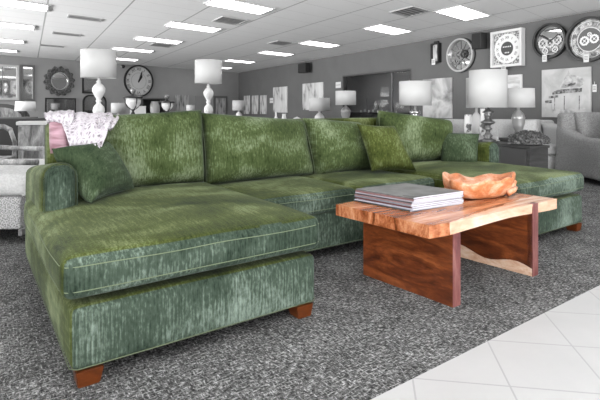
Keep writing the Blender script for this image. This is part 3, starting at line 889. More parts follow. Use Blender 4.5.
# move one lamp's support: lamp at 10 m stands on its own table
table_under('pale table beneath the lamp left of the lidded urn', pos(118, 10.4), 10.4, .5, .5, .70, WHITE, .35)
def urn(label, px, Y, w, zb, ztop):
    t = thing('lidded_urn', label, 'urn', (pos(px, Y), Y, zb), 0, 'lidded glass urns on the console')
    H = ztop-zb; r = w/2
    bm = bmn(); lathe(bm, [(r*.75, 0), (r*.78, .02), (r*.3, .05*H/.45), (.022, .1*H/.45), (.022, .24*H), (r*.25, .30*H)], 24); obj('foot', bm, DARK, t, True)
    bm = bmn(); lathe(bm, [(r*.22, .30*H), (r*.55, .38*H), (r*.80, .50*H), (r*.84, .66*H), (r*.80, .66*H), (r*.76, .50*H), (r*.5, .40*H), (0, .33*H)], 28, close=False); obj('bowl', bm, CERAMIC, t, True)
    bm = bmn()
    for k in range(4):
        a = PI/4+PI*k/2
        tube(bm, [(r*.25*math.cos(a), r*.25*math.sin(a), .30*H), (r*.62*math.cos(a), r*.62*math.sin(a), .38*H), (r*.86*math.cos(a), r*.86*math.sin(a), .50*H), (r*.9*math.cos(a), r*.9*math.sin(a), .68*H)], .010, 6)
    disc_ = bmn()
    obj('metal_strap', bm, DARK, t, True); disc_.free()
    bm = bmn(); lathe(bm, [(r, .66*H), (r*1.02, .70*H), (r*.8, .73*H), (r*.2, .76*H), (.02, .80*H)], 28); obj('lid', bm, DARK, t, True)
    bm = bmn(); lathe(bm, [(.015, .79*H), (.03, .83*H), (.05, .89*H), (.05, .95*H), (.02, H), (0, H)], 18); obj('finial', bm, STEELG, t, True)
urn('larger dark-strapped lidded urn in front of the roman numeral clock', 133, 9.1, .36, .80, 1.0+(108-88)*9.1/F)
urn('smaller dark-strapped lidded urn right of the clock', 167, 9.3, .30, .80, 1.0+(108-95)*9.3/F)
t = thing('glass_carafe', 'grey smoked glass vase between the two lidded urns', 'vase', (pos(155, 9.3), 9.3, .80))
bm = bmn(); lathe(bm, [(.05, 0), (.06, .02), (.03, .05), (.09, .12), (.10, .25), (.07, .31), (.08, .33)], 24); obj('vase_body', bm, plain('grey_glazed', .28, .15), t, True)
t = thing('white_box', 'plain white box standing behind the larger lidded urn', 'box', (pos(138, 9.45), 9.45, .80), .3)
bm = bmn(); box(bm, -.15, .15, -.06, .06, 0, .22, .004); obj('box_body', bm, WHITE, t)
bm = bmn(); box(bm, -.155, .155, -.065, .065, .22, .24, .004); obj('lid', bm, WHITE, t)
# dark hutch behind urns
hz = WB.s_at(148); q = WB.p0+WB.d*hz-WB.n*.25
t = thing('open_shelf', 'dark open shelf unit against the back wall below the clock', 'shelf', (q.x, q.y, 0), WB.rz)
hw = 1.0; ht = 1+(108-98.5)*q.y/F
bm = bmn()
box(bm, -hw/2, -hw/2+.03, -.2, .2, 0, ht-.03); box(bm, hw/2-.03, hw/2, -.2, .2, 0, ht-.03); obj('side_panel', bm, W_DARK, t)
for k in range(5):
    bm = bmn(); zz = .1+(ht-.16)*k/4; box(bm, -hw/2+.03, hw/2-.03, -.2, .19, zz, zz+.03); obj('shelf_board', bm, W_DARK, t)
bm = bmn(); box(bm, -hw/2-.04, hw/2+.04, -.24, .22, ht-.03, ht+.02, .005); obj('top_board', bm, STEELG, t)
bm = bmn(); box(bm, -hw/2+.03, hw/2-.03, .19, .2, 0, ht-.03); obj('back_panel', bm, plain('shelf_back', .03, .7), t)

# ------------------------------------------------------------ WALL THINGS
def wthing(name, label, cat, W, x0, x1, y0, y1, group=None, gap=.003):
    c, w, h = W.rect(x0, x1, y0, y1)
    c = c-W.n*gap
    return thing(name, label, cat, c, W.rz, group), w, h
def framebox(bm, w, h, t, d):
    x, z = w/2, h/2
    box(bm, -x, -x+t, -d, 0, -z, z); box(bm, x-t, x, -d, 0, -z, z)
    box(bm, -x+t, x-t, -d, 0, z-t, z); box(bm, -x+t, x-t, -d, 0, -z, -z+t)
    return bm
def canvas(label, W, x0, x1, y0, y1, mat, depth=.04, name='canvas_painting', group='canvas paintings', frame=None):
    t, w, h = wthing(name, label, 'painting', W, x0, x1, y0, y1, group)
    bm = bmn()
    if frame: 
        ft = min(w, h)*.12
        obj('frame', framebox(bm, w, h, ft, depth), frame, t)
        bm = bmn(); box(bm, -w/2+ft, w/2-ft, -depth*.5, 0, -h/2+ft, h/2-ft)
    else: box(bm, -w/2, w/2, -depth, 0, -h/2, h/2, .004)
    obj('canvas', bm, mat, t)
    return t, w, h
def wmirror(label, W, x0, x1, y0, y1, ft=.05, fm=None, arched=False, group='framed mirrors'):
    t, w, h = wthing('wall_mirror', label, 'mirror', W, x0, x1, y0, y1, group)
    if not arched:
        obj('frame', framebox(bmn(), w, h, ft, .04), fm or DARK, t)
        bm = bmn(); box(bm, -w/2+ft, w/2-ft, -.015, 0, -h/2+ft, h/2-ft); obj('mirror_plate', bm, MIRROR, t)
    else:
        def arch(k):
            x = w/2-k; zb = -h/2+k; zt = h/2-k; r = x*.55
            pts = [(-x, zb), (x, zb)]
            for i in range(9):
                a = PI/2*i/8; pts.append((x-r+r*math.cos(a), zt-r+r*math.sin(a)))
            for i in range(9):
                a = PI/2+PI/2*i/8; pts.append((-x+r+r*math.cos(a), zt-r+r*math.sin(a)))
            return pts
        bm = bmn(); o_, i_ = arch(0), arch(ft); n = len(o_)
        A = [bm.verts.new((x, 0, z)) for x, z in o_]; B = [bm.verts.new((x, -.04, z)) for x, z in o_]
        Cc = [bm.verts.new((x, -.04, z)) for x, z in i_]; Dd = [bm.verts.new((x, 0, z)) for x, z in i_]
        for X_, Y_ in ((A, B), (B, Cc), (Cc, Dd), (Dd, A)):
            for i in range(n): bm.faces.new((X_[i], X_[(i+1) % n], Y_[(i+1) % n], Y_[i]))
        obj('frame', bm, DARK, t)
        bm = bmn(); prism(bm, arch(ft), -.012, 'y', 0); obj('mirror_plate', bm, MIRROR, t)
    return t, w, h
def muntins(t, w, h, nx, nz, r=.012):
    bm = bmn()
    for i in range(1, nx): box(bm, -w/2+w*i/nx-r, -w/2+w*i/nx+r, -.03, -.016, -h/2+.05, h/2-.05)
    for i in range(1, nz): box(bm, -w/2+.05, w/2-.05, -.034, -.0165, -h/2+h*i/nz-r, -h/2+h*i/nz+r)
    obj('glazing_bars', bm, STEELG, t)
t, w, h = wmirror('tall window-pane mirror at the far left edge of the back wall', WB, -14, 18.5, 64.5, 100, .07, WHITE); muntins(t, w, h, 2, 1)
t, w, h = wmirror('narrow tall mirror beside the window-pane mirror on the back wall', WB, 20.5, 34.5, 65, 101, .07, STEELG)
wmirror('wide dark-framed mirror below the ornate round mirror', WB, 45, 75.5, 98, 116, .04)
wmirror('small square dark-framed mirror behind the large drum lamp', WB, 82, 97.5, 77, 93.5, .05)
wmirror('arch-topped dark-framed mirror behind the white throw', WB, 82.5, 106, 95, 118, .05, arched=True)
# ornate round mirror
t, w, h = wthing('wall_mirror', 'round mirror in an ornate carved dark frame', 'mirror', WB, 41.5, 76, 66, 96.5, 'framed mirrors')
bm = bmn(); disc(bm, h*.27, h*.47, -.05, 0, 72, wob=lambda a: 1+.07*math.sin(14*a))
obj('frame', bm, ORNATE, t)
bm = bmn()
for k in range(14):
    a = 2*PI*k/14; sc = .07*h*1.0
    b2 = (h*.37*math.cos(a), h*.37*math.sin(a))
    disc(bm, sc*.35, sc, -.085, -.045, 12, b2[0], b2[1])
obj('carved_scrollwork', bm, ORNATE, t)
bm = bmn(); disc(bm, h*.255, h*.285, -.07, 0, 48); obj('inner_ring', bm, CHROME, t)
bm = bmn(); disc(bm, 0, h*.27, -.02, 0, 48); obj('mirror_plate', bm, MIRROR, t)
# Roman clock
def numerals(R_, items, size, y, t, mat, upright=False):
    bm = bmn()
    for k, s in enumerate(items):
        b2 = text_bm(s, size); a = PI/2-2*PI*(k+1)/len(items)
        Rm = Matrix.Rotation(0 if upright else a-PI/2, 4, 'Z')
        M = Matrix.Rotation(PI/2, 4, 'X') @ Matrix.Translation((R_*math.cos(a), R_*math.sin(a), 0)) @ Rm
        b2.transform(M)
        me = bpy.data.meshes.new('x'); b2.to_mesh(me); b2.free(); bm.from_mesh(me); bpy.data.meshes.remove(me)
    bm.transform(Matrix.Translation((0, y, 0)))
    obj('numerals', bm, mat, t)
ROM = ['I', 'II', 'III', 'IIII', 'V', 'VI', 'VII', 'VIII', 'IX', 'X', 'XI', 'XII']
def hands(t, r, a1, a2, y, mat):
    for nm, a, L, wd in (('hour_hand', a1, r*.45, .05*r), ('minute_hand', a2, r*.72, .03*r)):
        bm = bmn(); prism(bm, [(-wd, -L*.15), (wd, -L*.15), (wd*1.6, L*.7), (0, L), (-wd*1.6, L*.7)], -.004, 'y', y)
        bm.transform(Matrix.Rotation(a, 4, 'Y')); obj(nm, bm, mat, t)
    bm = bmn(); disc(bm, 0, .05*r, y-.008, y, 20); obj('hand_boss', bm, mat, t)
t, w, h = wthing('wall_clock', 'large round white clock with roman numerals on the back wall', 'clock', WB, 122, 154, 65.5, 96.5, 'wall clocks')
r = h/2*1.02
bm = bmn(); disc(bm, r*.92, r, -.07, 0, 64); obj('rim', bm, DARK, t)
bm = bmn(); disc(bm, 0, r*.93, -.03, 0, 64); obj('dial', bm, plain('ivory_dial', .62, .6), t)
numerals(r*.74, ROM, r*.27, -.032, t, BLACK); hands(t, r, .55, .35+0, -.036, BLACK)
bm = bmn(); disc(bm, r*.50, r*.515, -.033, -.030, 48); disc(bm, r*.88, r*.895, -.033, -.030, 48); obj('minute_track', bm, STEELG, t)
t, w, h = wthing('security_camera', 'small dark security camera on the back wall above the clock', 'camera', WB, 119.8, 123.5, 65, 68.5)
bm = bmn(); lathe(bm, [(h*.2, h*.5), (h*.5, h*.3), (h*.5, 0), (h*.35, -h*.35), (0, -h*.5)], 16, c=(0, -.12, 0)); obj('dome', bm, BLACK, t, True)
bm = bmn(); box(bm, -.03, .03, -.12, 0, -.02, .03); obj('bracket', bm, WHITE, t)

canvas('white panel picture with a dark edge, right of the small urn', WB, 175.5, 188, 95, 116, CANVAS_D, frame=None)
canvas('narrow grey picture on the back wall behind the second drum lamp', WB, 195, 204, 96, 116, plain('grey_print', .30, .7))
canvas('grey framed streaky picture nearest the room corner on the back wall', WB, 213.5, 226.8, 96, 117, CANVAS_D, frame=STEELG)
# triptych
for k, (a, b_) in enumerate(((244.6, 250.2), (252.6, 258.6), (261, 267))):
    canvas('%s panel of the pale three-part picture by the room corner' % ('left', 'middle', 'right')[k], WR, a, b_, 95.7-.2*k, 114, CANVAS_D, group='three-part picture panels')
canvas('tall pale abstract painting with a dark lower mark', WR, 274, 288, 87, 112.5, CANVAS_A)
canvas('square pale painting with grey blocks behind the squat lamp', WR, 303.5, 324, 83, 110, CANVAS_A)
canvas('cloudy grey and white abstract painting beside the dark opening', WR, 424, 453, 78.5, 118, CANVAS_B)
canvas('small landscape picture behind the tall drum lamp, below the square clock', WR, 505, 523, 75, 92, noisemat('misty_landscape', [(.4, .35), (.6, .66)], (1, 1, 4), 2, 3, .8), frame=WHITE)
# piano painting
t, w, h = canvas('painting of a grand piano with a stool on pale canvas', WR, 543, 592, 68.5, 117.5, CANVAS_C)
def flat(pts, mat, name, y=-.0405, d=-.003):
    bm = bmn(); prism(bm, [(x*w, z_*h) for x, z_ in pts], d, 'y', y); return obj(name, bm, mat, t)
INK = noisemat('smudged_dark_paint', [(.40, .05), (.62, .30)], nscale=18, rough=.8)
WASH = noisemat('smudged_grey_paint', [(.4, .28), (.6, .52)], nscale=10, rough=.8)
flat([(-.12, .10), (.04, .38), (.07, .45), (.10, .37), (.24, .34), (.36, .28), (.40, .19), (.30, .11)], WASH, 'painted_lid')
flat([(-.27, .02), (-.15, .07), (.34, .09), (.33, .01), (.05, .0), (-.14, -.02), (-.26, -.03)], INK, 'painted_piano_body', -.041)
flat([(-.34, -.06), (-.14, -.04), (-.14, -.09), (-.34, -.11)], INK, 'painted_keyboard', -.0415)
flat([(.0, .15), (.14, .20), (.22, .21), (.22, .17), (.05, .12)], INK, 'painted_music', -.042)
for x in (-.22, -.02, .28): flat([(x, -.06), (x+.018, -.06), (x+.01, -.34), (x, -.34)], INK, 'painted_leg', -.042)
flat([(-.42, -.15), (-.28, -.14), (-.27, -.20), (-.42, -.21)], INK, 'painted_stool', -.041)
for x in (-.41, -.29): flat([(x, -.2), (x+.015, -.2), (x+.01, -.36), (x, -.36)], WASH, 'painted_stool_leg', -.0415)
flat([(-.3, -.34), (.4, -.30), (.42, -.40), (-.25, -.42)], WASH, 'painted_shadow', -.0405)

# narrow dark clock / lantern
t, w, h = wthing('wall_clock', 'narrow rectangular dark-framed wall clock next to a round mirror clock', 'clock', WR, 433.5, 441.5, 43.5, 63, 'wall clocks')
obj('frame', framebox(bmn(), w, h, .035, .10), DARK, t)
bm = bmn(); box(bm, -w/2+.035, w/2-.035, -.05, 0, -h/2+.035, h/2-.035); obj('dial', bm, CANVAS_D, t)
bm = bmn(); box(bm, -.06, .06, -.06, 0, h/2, h/2+.05); obj('top_cap', bm, DARK, t)
def gearclock(label, x0, x1, y0, y1, mode):
    t, w, h = wthing('wall_clock', label, 'clock', WR, x0, x1, y0, y1, 'wall clocks')
    r = h/2
    rim = {'light': plain('brushed_rim', .42, .4, .4)}.get(mode, DARK)
    bm = bmn(); disc(bm, r*.90, r, -.09, 0, 72); obj('rim', bm, rim, t, 'auto')
    if mode != 'light': pass
    else:
        bm = bmn(); disc(bm, r*.985, r*1.03, -.03, 0, 72); obj('outer_band', bm, BLACK, t)
    bm = bmn(); disc(bm, 0, r*.91, -.02, 0, 72); obj('dial', bm, MIRROR if mode != 'wheel' else GEARFACE, t)
    def gear(cx, cz, gr, y, teeth, mat, nm='gear'):
        bm = bmn(); n = teeth*4
        disc(bm, gr*.62, gr, y-.006, y, n, cx, cz, wob=lambda a: 1+(.10 if math.sin(teeth*a) > 0 else 0))
        disc(bm, 0.0, gr*.2, y-.006, y, 16, cx, cz)
        for k in range(4):
            a = PI/4+PI*k/2; ux, uz = math.cos(a), math.sin(a); px, pz = -uz*gr*.06, ux*gr*.06
            prism(bm, [(cx+px, cz+pz), (cx+ux*gr*.66+px, cz+uz*gr*.66+pz), (cx+ux*gr*.66-px, cz+uz*gr*.66-pz), (cx-px, cz-pz)], -.005, 'y', y)
        obj(nm, bm, mat, t)
    gm = {'light': STEELG, 'dark': plain('pale_gear', .45, .4, .3), 'wheel': plain('white_gear', .75, .5)}[mode]
    if mode == 'light':
        gear(-.10*r, .02*r, .34*r, -.03, 14, gm); gear(.28*r, .05*r, .24*r, -.036, 12, DARK); gear(-.3*r, -.32*r, .22*r, -.034, 10, gm)
        bm = bmn()
        for k in range(12):
            a = 2*PI*k/12
            tube(bm, [(r*.36*math.cos(a), -.028, r*.36*math.sin(a)), (r*.86*math.cos(a), -.028, r*.86*math.sin(a))], .008, 5)
        obj('spokes', bm, STEELG, t)
    elif mode == 'dark':
        gear(0, -.12*r, .26*r, -.03, 12, gm); gear(-.42*r, -.1*r, .28*r, -.034, 12, gm); gear(.42*r, .0, .26*r, -.036, 12, gm)
        gear(-.3*r, -.55*r, .18*r, -.03, 10, gm); gear(.3*r, -.52*r, .18*r, -.03, 10, gm)
        bm = bmn(); disc(bm, r*.80, r*.91, -.028, -.02, 64); disc(bm, 0, r*.1, -.04, -.02, 16); obj('chapter_ring', bm, plain('dark_ring', .05, .4), t)
        bm = bmn(); prism(bm, [(-.03*r, 0), (-.62*r, .35*r), (-.55*r, .42*r), (.03*r, .05*r)], -.004, 'y', -.045); prism(bm, [(0, 0), (.5*r, .35*r), (.55*r, .28*r), (.03*r, -.05*r)], -.004, 'y', -.045); obj('hands', bm, DARK, t)
    else:
        gear(-.20*r, -.05*r, .20*r, -.034, 14, gm); gear(.22*r, -.0*r, .19*r, -.034, 14, gm); gear(.02*r, .22*r, .09*r, -.034, 8, gm)
        bm = bmn(); disc(bm, r*.52, r*.54, -.026, -.02, 64); disc(bm, r*.80, r*.82, -.026, -.02, 64); obj('minute_track', bm, gm, t)
        bm = bmn(); disc(bm, 0, r*.50, -.024, -.019, 64); obj('center_plate', bm, plain('dark_plate', .10, .5), t)
        numerals(r*.68, ROM, r*.2, -.024, t, gm)
    return t, r
gearclock('round gear clock with a pale rim, nearest the narrow dark clock', 448.5, 476, 38.5, 72, 'light')
gearclock('round dark-rimmed mirrored gear clock above the piano painting', 536, 567.5, 23.5, 58.5, 'dark')
gearclock('largest dark-rimmed gear clock at the right edge of the wall', 572, 610, 17, 62, 'wheel')
# square clock
t, w, h = wthing('wall_clock', 'square white-framed clock with a black centre disc', 'clock', WR, 494.5, 525, 30.5, 67, 'wall clocks')
w = h*.97
obj('frame', framebox(bmn(), w, h, .05, .12), WHITE, t)
bm = bmn(); box(bm, -w/2+.05, w/2-.05, -.06, 0, -h/2+.05, h/2-.05); obj('face_panel', bm, noisemat('scrolled_face', [(.45, .12), (.55, .50)], nscale=30, rough=.6), t)
bm = bmn(); disc(bm, .19*h, .40*h, -.068, -.06, 56); obj('chapter_ring', bm, plain('cream_ring', .66, .6), t)
bm = bmn(); disc(bm, 0, .19*h, -.070, -.06, 48); obj('center_disc', bm, plain('charcoal_disc', .04, .5), t)
numerals(.30*h, ROM, .10*h, -.069, t, BLACK)
for k, (nm, zz, ww) in enumerate((('dial_lettering', .05, .11), ('dial_lettering', -.11, .05))):
    bm = bmn()
    for q in range(5 if k == 0 else 3): box(bm, (q/(4 if k == 0 else 2)-.5)*ww*2*h-.012, (q/(4 if k == 0 else 2)-.5)*ww*2*h+.012, -.073, -.070, zz*h-.012, zz*h+.012)
    obj(nm, bm, plain('cream_ring', .66, .6), t)
# price tags
def ptag(label, W, x0, x1, y0, y1, rz=0, gap=.1):
    t, w, h = wthing('price_tag', label, 'tag', W, x0, x1, y0, y1, 'white price tags on the right wall', gap)
    bm = bmn(); box(bm, -w/2, w/2, -.003, 0, -h/2, h/2); obj('card', bm, WHITE, t)
    bm = bmn()
    for k in range(3): box(bm, -w*.32, w*.32, -.004, -.003, h*(.2-.18*k)-.006, h*(.2-.18*k)+.006)
    obj('print', bm, STEELG, t)
    bm = bmn(); tube(bm, [(0, -.002, h/2), (0, -.002, h/2+.05)], .004, 5); obj('string', bm, WHITE, t)
ptag('white price tag hanging under the mirrored gear clock', WR, 545.5, 550, 55, 62)
ptag('white price tag hanging under the gear clock at the right edge', WR, 586.8, 592.3, 54.5, 62.5)
ptag('white price tag hanging under the square clock', WR, 505.5, 509.8, 65.5, 70.5, gap=.13)
ptag('white price tag on the bottom of the narrow dark clock', WR, 435, 438.5, 59, 65, gap=.11)
ptag('white price tag on the wall right of the piano painting', WR, 592.8, 597, 84.5, 92, gap=.01)
# speakers
def wspeaker(label, x0, x1, y0, y1):
    t, w, h = wthing('wall_speaker', label, 'speaker', WR, x0, x1, y0, y1, 'black wall speakers', .12)
    bm = bmn(); box(bm, -w/2, w/2, -.2, 0, -h/2, h/2, .012); b = obj('cabinet', bm, BLACK, t)
    bm = bmn(); box(bm, -w/2+.02, w/2-.02, -.206, -.2, -h/2+.02, h/2-.02); obj('grille', bm, plain('speaker_grille', .02, .9), t)
    bm = bmn(); box(bm, -.03, .03, 0, .115, -.04, .04); obj('bracket', bm, BLACK, t)
wspeaker('small black speaker high on the right wall above the pale paintings', 305.5, 313, 63.5, 73)
wspeaker('black speaker beside the square white-framed clock', 481.5, 491, 34, 49.5)
# wall notices
for lab, a in (('white notice on the wall left of the tall abstract painting', (270, 273.5, 98, 103)), ('white notice on the wall left of the dark opening', (336, 341, 82, 88))):
    t, w, h = wthing('wall_notice', lab, 'notice', WR, *a)
    bm = bmn(); box(bm, -w/2, w/2, -.01, 0, -h/2, h/2); obj('plate', bm, WHITE, t)
    bm = bmn(); box(bm, -w/2+.03, w/2-.03, -.012, -.01, -.01, .01); obj('print', bm, STEELG, t)
# things in the annex behind the glass
WA = Wall(WR.p0+WR.n*2.98, WR.d)
canvas('pale picture hanging on the dark wall beyond the glass opening', WA, 355, 367, 98, 113, plain('pale_print', .42, .7), group=None)
canvas('small pale picture low on the dark wall beyond the glass', WA, 370, 379, 105, 115, plain('pale_print2', .36, .7), group=None)
p = P(378, 112, 14.8)
t = thing('display_cabinet', 'dark low cabinet seen through the glass opening', 'cabinet', (p.x, p.y, 0), WR.rz)
bm = bmn(); box(bm, -1.3, 1.3, -.2, .2, 0, .86, .01); obj('cabinet_body', bm, W_DARK, t)
for k in range(4):
    bm = bmn(); box(bm, -1.26+.65*k, -.66+.65*k, -.215, -.2, .06, .80, .005); d = obj('door', bm, W_DARK, t)
    bm = bmn(); box(bm, -.70+.65*k, -.68+.65*k, -.235, -.215, .4, .5); obj('handle', bm, CHROME, d)
# row of small lights on glass shelf
t = thing('row_of_candles', 'row of small white candles beyond the glass opening', 'candles', (p.x, p.y, .861), WR.rz)
bm = bmn()
for k in range(9): lathe(bm, [(.025, 0), (.025, .06+.03*(k % 2)), (0, .06+.03*(k % 2))], 10, c=(-.9+.22*k, 0, 0))
o = obj('candle_set', bm, WHITE, t, True)

# ------------------------------------------------------------ small vases on the right
def vase(label, px, pyt, pyb, wpx, Y, prof, mat, zb, group='pale vases behind the sofa'):
    t = thing('vase', label, 'vase', (pos(px, Y), Y, zb), 0, group)
    H = 1-(pyt-HY)*Y/F-zb; r = wpx/2*Y/F
    bm = bmn(); lathe(bm, [(a*r, b*H) for a, b in prof], 24); obj('vase_body', bm, mat, t, True)
    bm = bmn(); lathe(bm, [(prof[-1][0]*r, H-.006), (prof[-1][0]*r+.005, H), (prof[-1][0]*r, H+.006)], 24, close=False); obj('rim', bm, mat, t, True)
CYL = [(.9, 0), (1, .05), (1, .5), (.9, .95), (.85, 1)]
LEAFY = noisemat('white_vase_dark_motif', [(.38, .08), (.45, .72)], nscale=9, rough=.4)
vase('tall white cylinder vase with a dark leaf motif above the green pillow', 468, 115, 136, 7.5, 6.6, CYL, LEAFY, .601)
vase('slim white vase behind the turned lamp base', 482.5, 109, 142, 6, 6.6, [(.8, 0), (1, .1), (.9, .4), (.6, .7), (.7, 1)], LEAFY, .601)
table_under('pale table behind the right end of the sofa', pos(473, 6.75), 6.75, .55, .42, .60, WHITE, 0)
vase('small white bottle below the tall abstract painting', 276, 112, 122, 4, 9.5, [(.7, 0), (1, .3), (.5, .6), (.5, 1)], CERAMIC, .72)
vase('small white jug right of the white bottle below the paintings', 284, 114, 121, 5, 9.5, [(.6, 0), (1, .4), (.7, .8), (.8, 1)], CERAMIC, .72)
vase('low white dome bowl behind the sofa back', 297, 117, 120, 10, 9.5, [(.5, 0), (1, .4), (.7, .8), (.1, 1)], CERAMIC, .72)
table_under('pale table behind the middle of the sofa back', pos(286, 9.5), 9.5, .7, .5, .72, WHITE, -.3)

# ------------------------------------------------------------ dark cabinet + fur
Yc = 5.807; cabx = 2.54
cab = thing('nightstand', 'dark two-drawer wood nightstand right of the sofa arm', 'cabinet', (cabx, Yc, 0), -1.15)
cw, cd, ch = .95, .30, .57
bm = bmn(); box(bm, -cw/2, cw/2, -cd/2, cd/2, .05, ch-.03, .004); obj('cabinet_body', bm, W_DARK, cab)
bm = bmn(); box(bm, -cw/2-.015, cw/2+.015, -cd/2-.015, cd/2+.01, ch-.03, ch, .005); obj('top_board', bm, W_DARK, cab)
for k in range(2):
    bm = bmn(); box(bm, -cw/2+.04, cw/2-.04, -cd/2-.012, -cd/2, .10+.23*k, .30+.23*k, .004); d = obj('drawer', bm, plain('drawer_front', .035, .6), cab)
    bm = bmn(); tube(bm, [(-.05, -cd/2-.03, .2+.23*k), (.05, -cd/2-.03, .2+.23*k)], .006, 8); tube(bm, [(-.05, -cd/2-.03, .2+.23*k), (-.05, -cd/2-.012, .2+.23*k)], .005, 6); tube(bm, [(.05, -cd/2-.03, .2+.23*k), (.05, -cd/2-.012, .2+.23*k)], .005, 6)
    obj('handle', bm, DARK, d, True)
for sx in (-1, 1):
    for sy in (-1, 1):
        bm = bmn(); box(bm, sx*(cw/2-.03)-.025, sx*(cw/2-.03)+.025, sy*(cd/2-.03)-.025, sy*(cd/2-.03)+.025, 0, .05); obj('leg', bm, W_DARK, cab)
fur_c = Vector((pos(529, 5.50), 5.50, .572))
fur = thing('fur_throw', 'dark shaggy fur throw heaped on the nightstand', 'throw', fur_c)
bm = bmn(); bmesh.ops.create_icosphere(bm, subdivisions=5, radius=1)
for v_ in bm.verts:
    c = v_.co.copy(); d = 1+.22*noise.noise(c*2.4)+.16*noise.noise(c*7)+.10*noise.noise(c*17)
    q = Vector((c.x*.22*d, c.y*.13*d, c.z*.095*d))
    q.z = max(.006, q.z+.055-(.02*abs(c.x))); v_.co = q
obj('fur_pile', bm, noisemat('dark_fur', [(.40, .012), (.62, .16)], (1, 1, 1), 45, 4, .9, .5, .8), fur, True)
bm = bmn()
for k in range(420):
    a = R.uniform(0, 2*PI); e = R.uniform(.05, 1.4)
    c = Vector((math.cos(a)*math.cos(e), math.sin(a)*math.cos(e), math.sin(e))); d = 1+.22*noise.noise(c*2.4)
    q = Vector((c.x*.21*d, c.y*.125*d, c.z*.09*d+.055))
    dr = (c+Vector((R.uniform(-.7, .7), R.uniform(-.7, .7), R.uniform(-.7, .3)))).normalized()
    tube(bm, [q, q+dr*.022, q+dr*.034+Vector((0, 0, -.008))], [.004, .003, .001], 4)
o = obj('fur_tufts', bm, plain('fur_strand', .06, .8), fur); o['kind'] = 'stuff'

# ------------------------------------------------------------ other seating
def simple_sofa(name, label, cat, loc, rz, w, d, hs, hb, mat, arm=.2, armh=.62, seats=2, footmat=None, flare=0):
    t = thing(name, label, cat, loc, rz)
    f = soft(0, .01, .006, 5)
    bm = bmn(); rbox(bm, -w/2, w/2, -d/2+.04, d/2, .07, hs-.15, .03, (8, 8, 3), f); obj('base', bm, mat, t, True)
    for k in range(seats):
        a = -w/2+arm+(w-2*arm)*k/seats; b_ = -w/2+arm+(w-2*arm)*(k+1)/seats
        bm = bmn(); rbox(bm, a+.004, b_-.004, -d/2, d/2-.26, hs-.15, hs, .04, (8, 8, 3), soft(.02, .01, .008, k+2)); obj('seat_cushion', bm, mat, t, True)
        bm = bmn(); pillow(bm, (a+.01, d/2-.30, hs), (b_-.01, d/2-.30, hs), (b_-.01, d/2-.20, hb+.01), (a+.01, d/2-.20, hb+.01), .2, 18, k+50, .03, .02, 4, .45, .01); obj('back_cushion', bm, mat, t, True)
    bm = bmn(); rbox(bm, -w/2+.03, w/2-.03, d/2-.18, d/2, hs-.2, hb, .05, (10, 3, 6), f); obj('back_frame', bm, mat, t, True)
    for s in (-1, 1):
        x0, x1 = (-w/2, -w/2+arm) if s < 0 else (w/2-arm, w/2)
        def ff(p, a_, b2, g, s=s):
            p = f(p, a_, b2, g); p.x += s*flare*max(0, g+1)*.5; p.z += .5*(hb-armh)*max(0, b2)*max(0, g)
            return p
        bm = bmn(); rbox(bm, x0, x1, -d/2+.02, d/2-.02, .07, armh, .05, (3, 8, 6), ff); obj('arm', bm, mat, t, True)
    for sx in (-1, 1):
        for sy in (-1, 1):
            bm = bmn(); box(bm, sx*(w/2-.07)-.03, sx*(w/2-.07)+.03, sy*(d/2-.09)-.03, sy*(d/2-.09)+.03, 0, .075); obj('foot', bm, footmat or W_DARK, t)
    return t
simple_sofa('armchair', 'grey tweed armchair at the right edge beside the carpet', 'armchair', (4.47, 6.40, 0), .05, 1.38, 1.15, .46, .93, GREYFAB, .17, .60, 1, flare=-.0)
throw_pillow('large grey tweed pillow propped in the grey armchair', (4.02, 6.08, .50), (4.62, 6.08, .50), (4.62, 6.26, .95), (4.02, 6.26, .95), .2, GREYFAB, 61, group=None)
simple_sofa('linen_sofa', 'light linen sofa behind the nightstand, along the right wall', 'sofa', (3.17, 7.60, 0), -.12, 2.10, .95, .44, .80, LIGHTFAB, .26, .72, 2)
throw_pillow('white square pillow on the light linen sofa behind the turned lamp', (2.76, 7.28, .49), (3.08, 7.25, .49), (3.10, 7.38, .82), (2.78, 7.41, .82), .14, WHITEFAB, 62, group='white pillows on the linen sofa')
throw_pillow('white square pillow on the light linen sofa behind the glass urn lamp', (3.32, 7.22, .49), (3.68, 7.18, .49), (3.68, 7.31, .82), (3.32, 7.35, .82), .14, WHITEFAB, 63, group='white pillows on the linen sofa')

# left: frame armchair, partly out of the picture
wc = thing('frame_armchair', 'white cushioned armchair with a pale wood frame at the left edge', 'armchair', (-2.50, 3.95, 0), PI/2+.06)
bm = bmn(); rbox(bm, -.50, .50, -.40, .40, .10, .34, .02, (6, 6, 3), soft(0, 0, .002, 1)); obj('seat_panel', bm, PATFAB, wc, True)
bm = bmn(); rbox(bm, -.49, .49, -.45, .38, .34, .50, .06, (10, 8, 4), soft(.05, .01, .006, 2)); obj('seat_cushion', bm, WHITEFAB, wc, True)
for zz in (.355,):
    bm = bmn(); tube(bm, [(-.5, -.42, zz), (.48, -.42, zz), (.5, -.40, zz), (.5, .38, zz)], .008, 6); obj('piping', bm, WHITEFAB, wc, True)
bm = bmn(); rbox(bm, -.46, .46, .34, .50, .34, .90, .05, (8, 3, 6), soft(0, .01, .006, 3)); obj('backrest', bm, WHITEFAB, wc, True)
bm = bmn(); box(bm, -.53, .53, -.43, -.40, .06, .11, .005); box(bm, .505, .535, -.43, .43, .06, .11, .005); obj('base_rail', bm, W_GREY, wc)
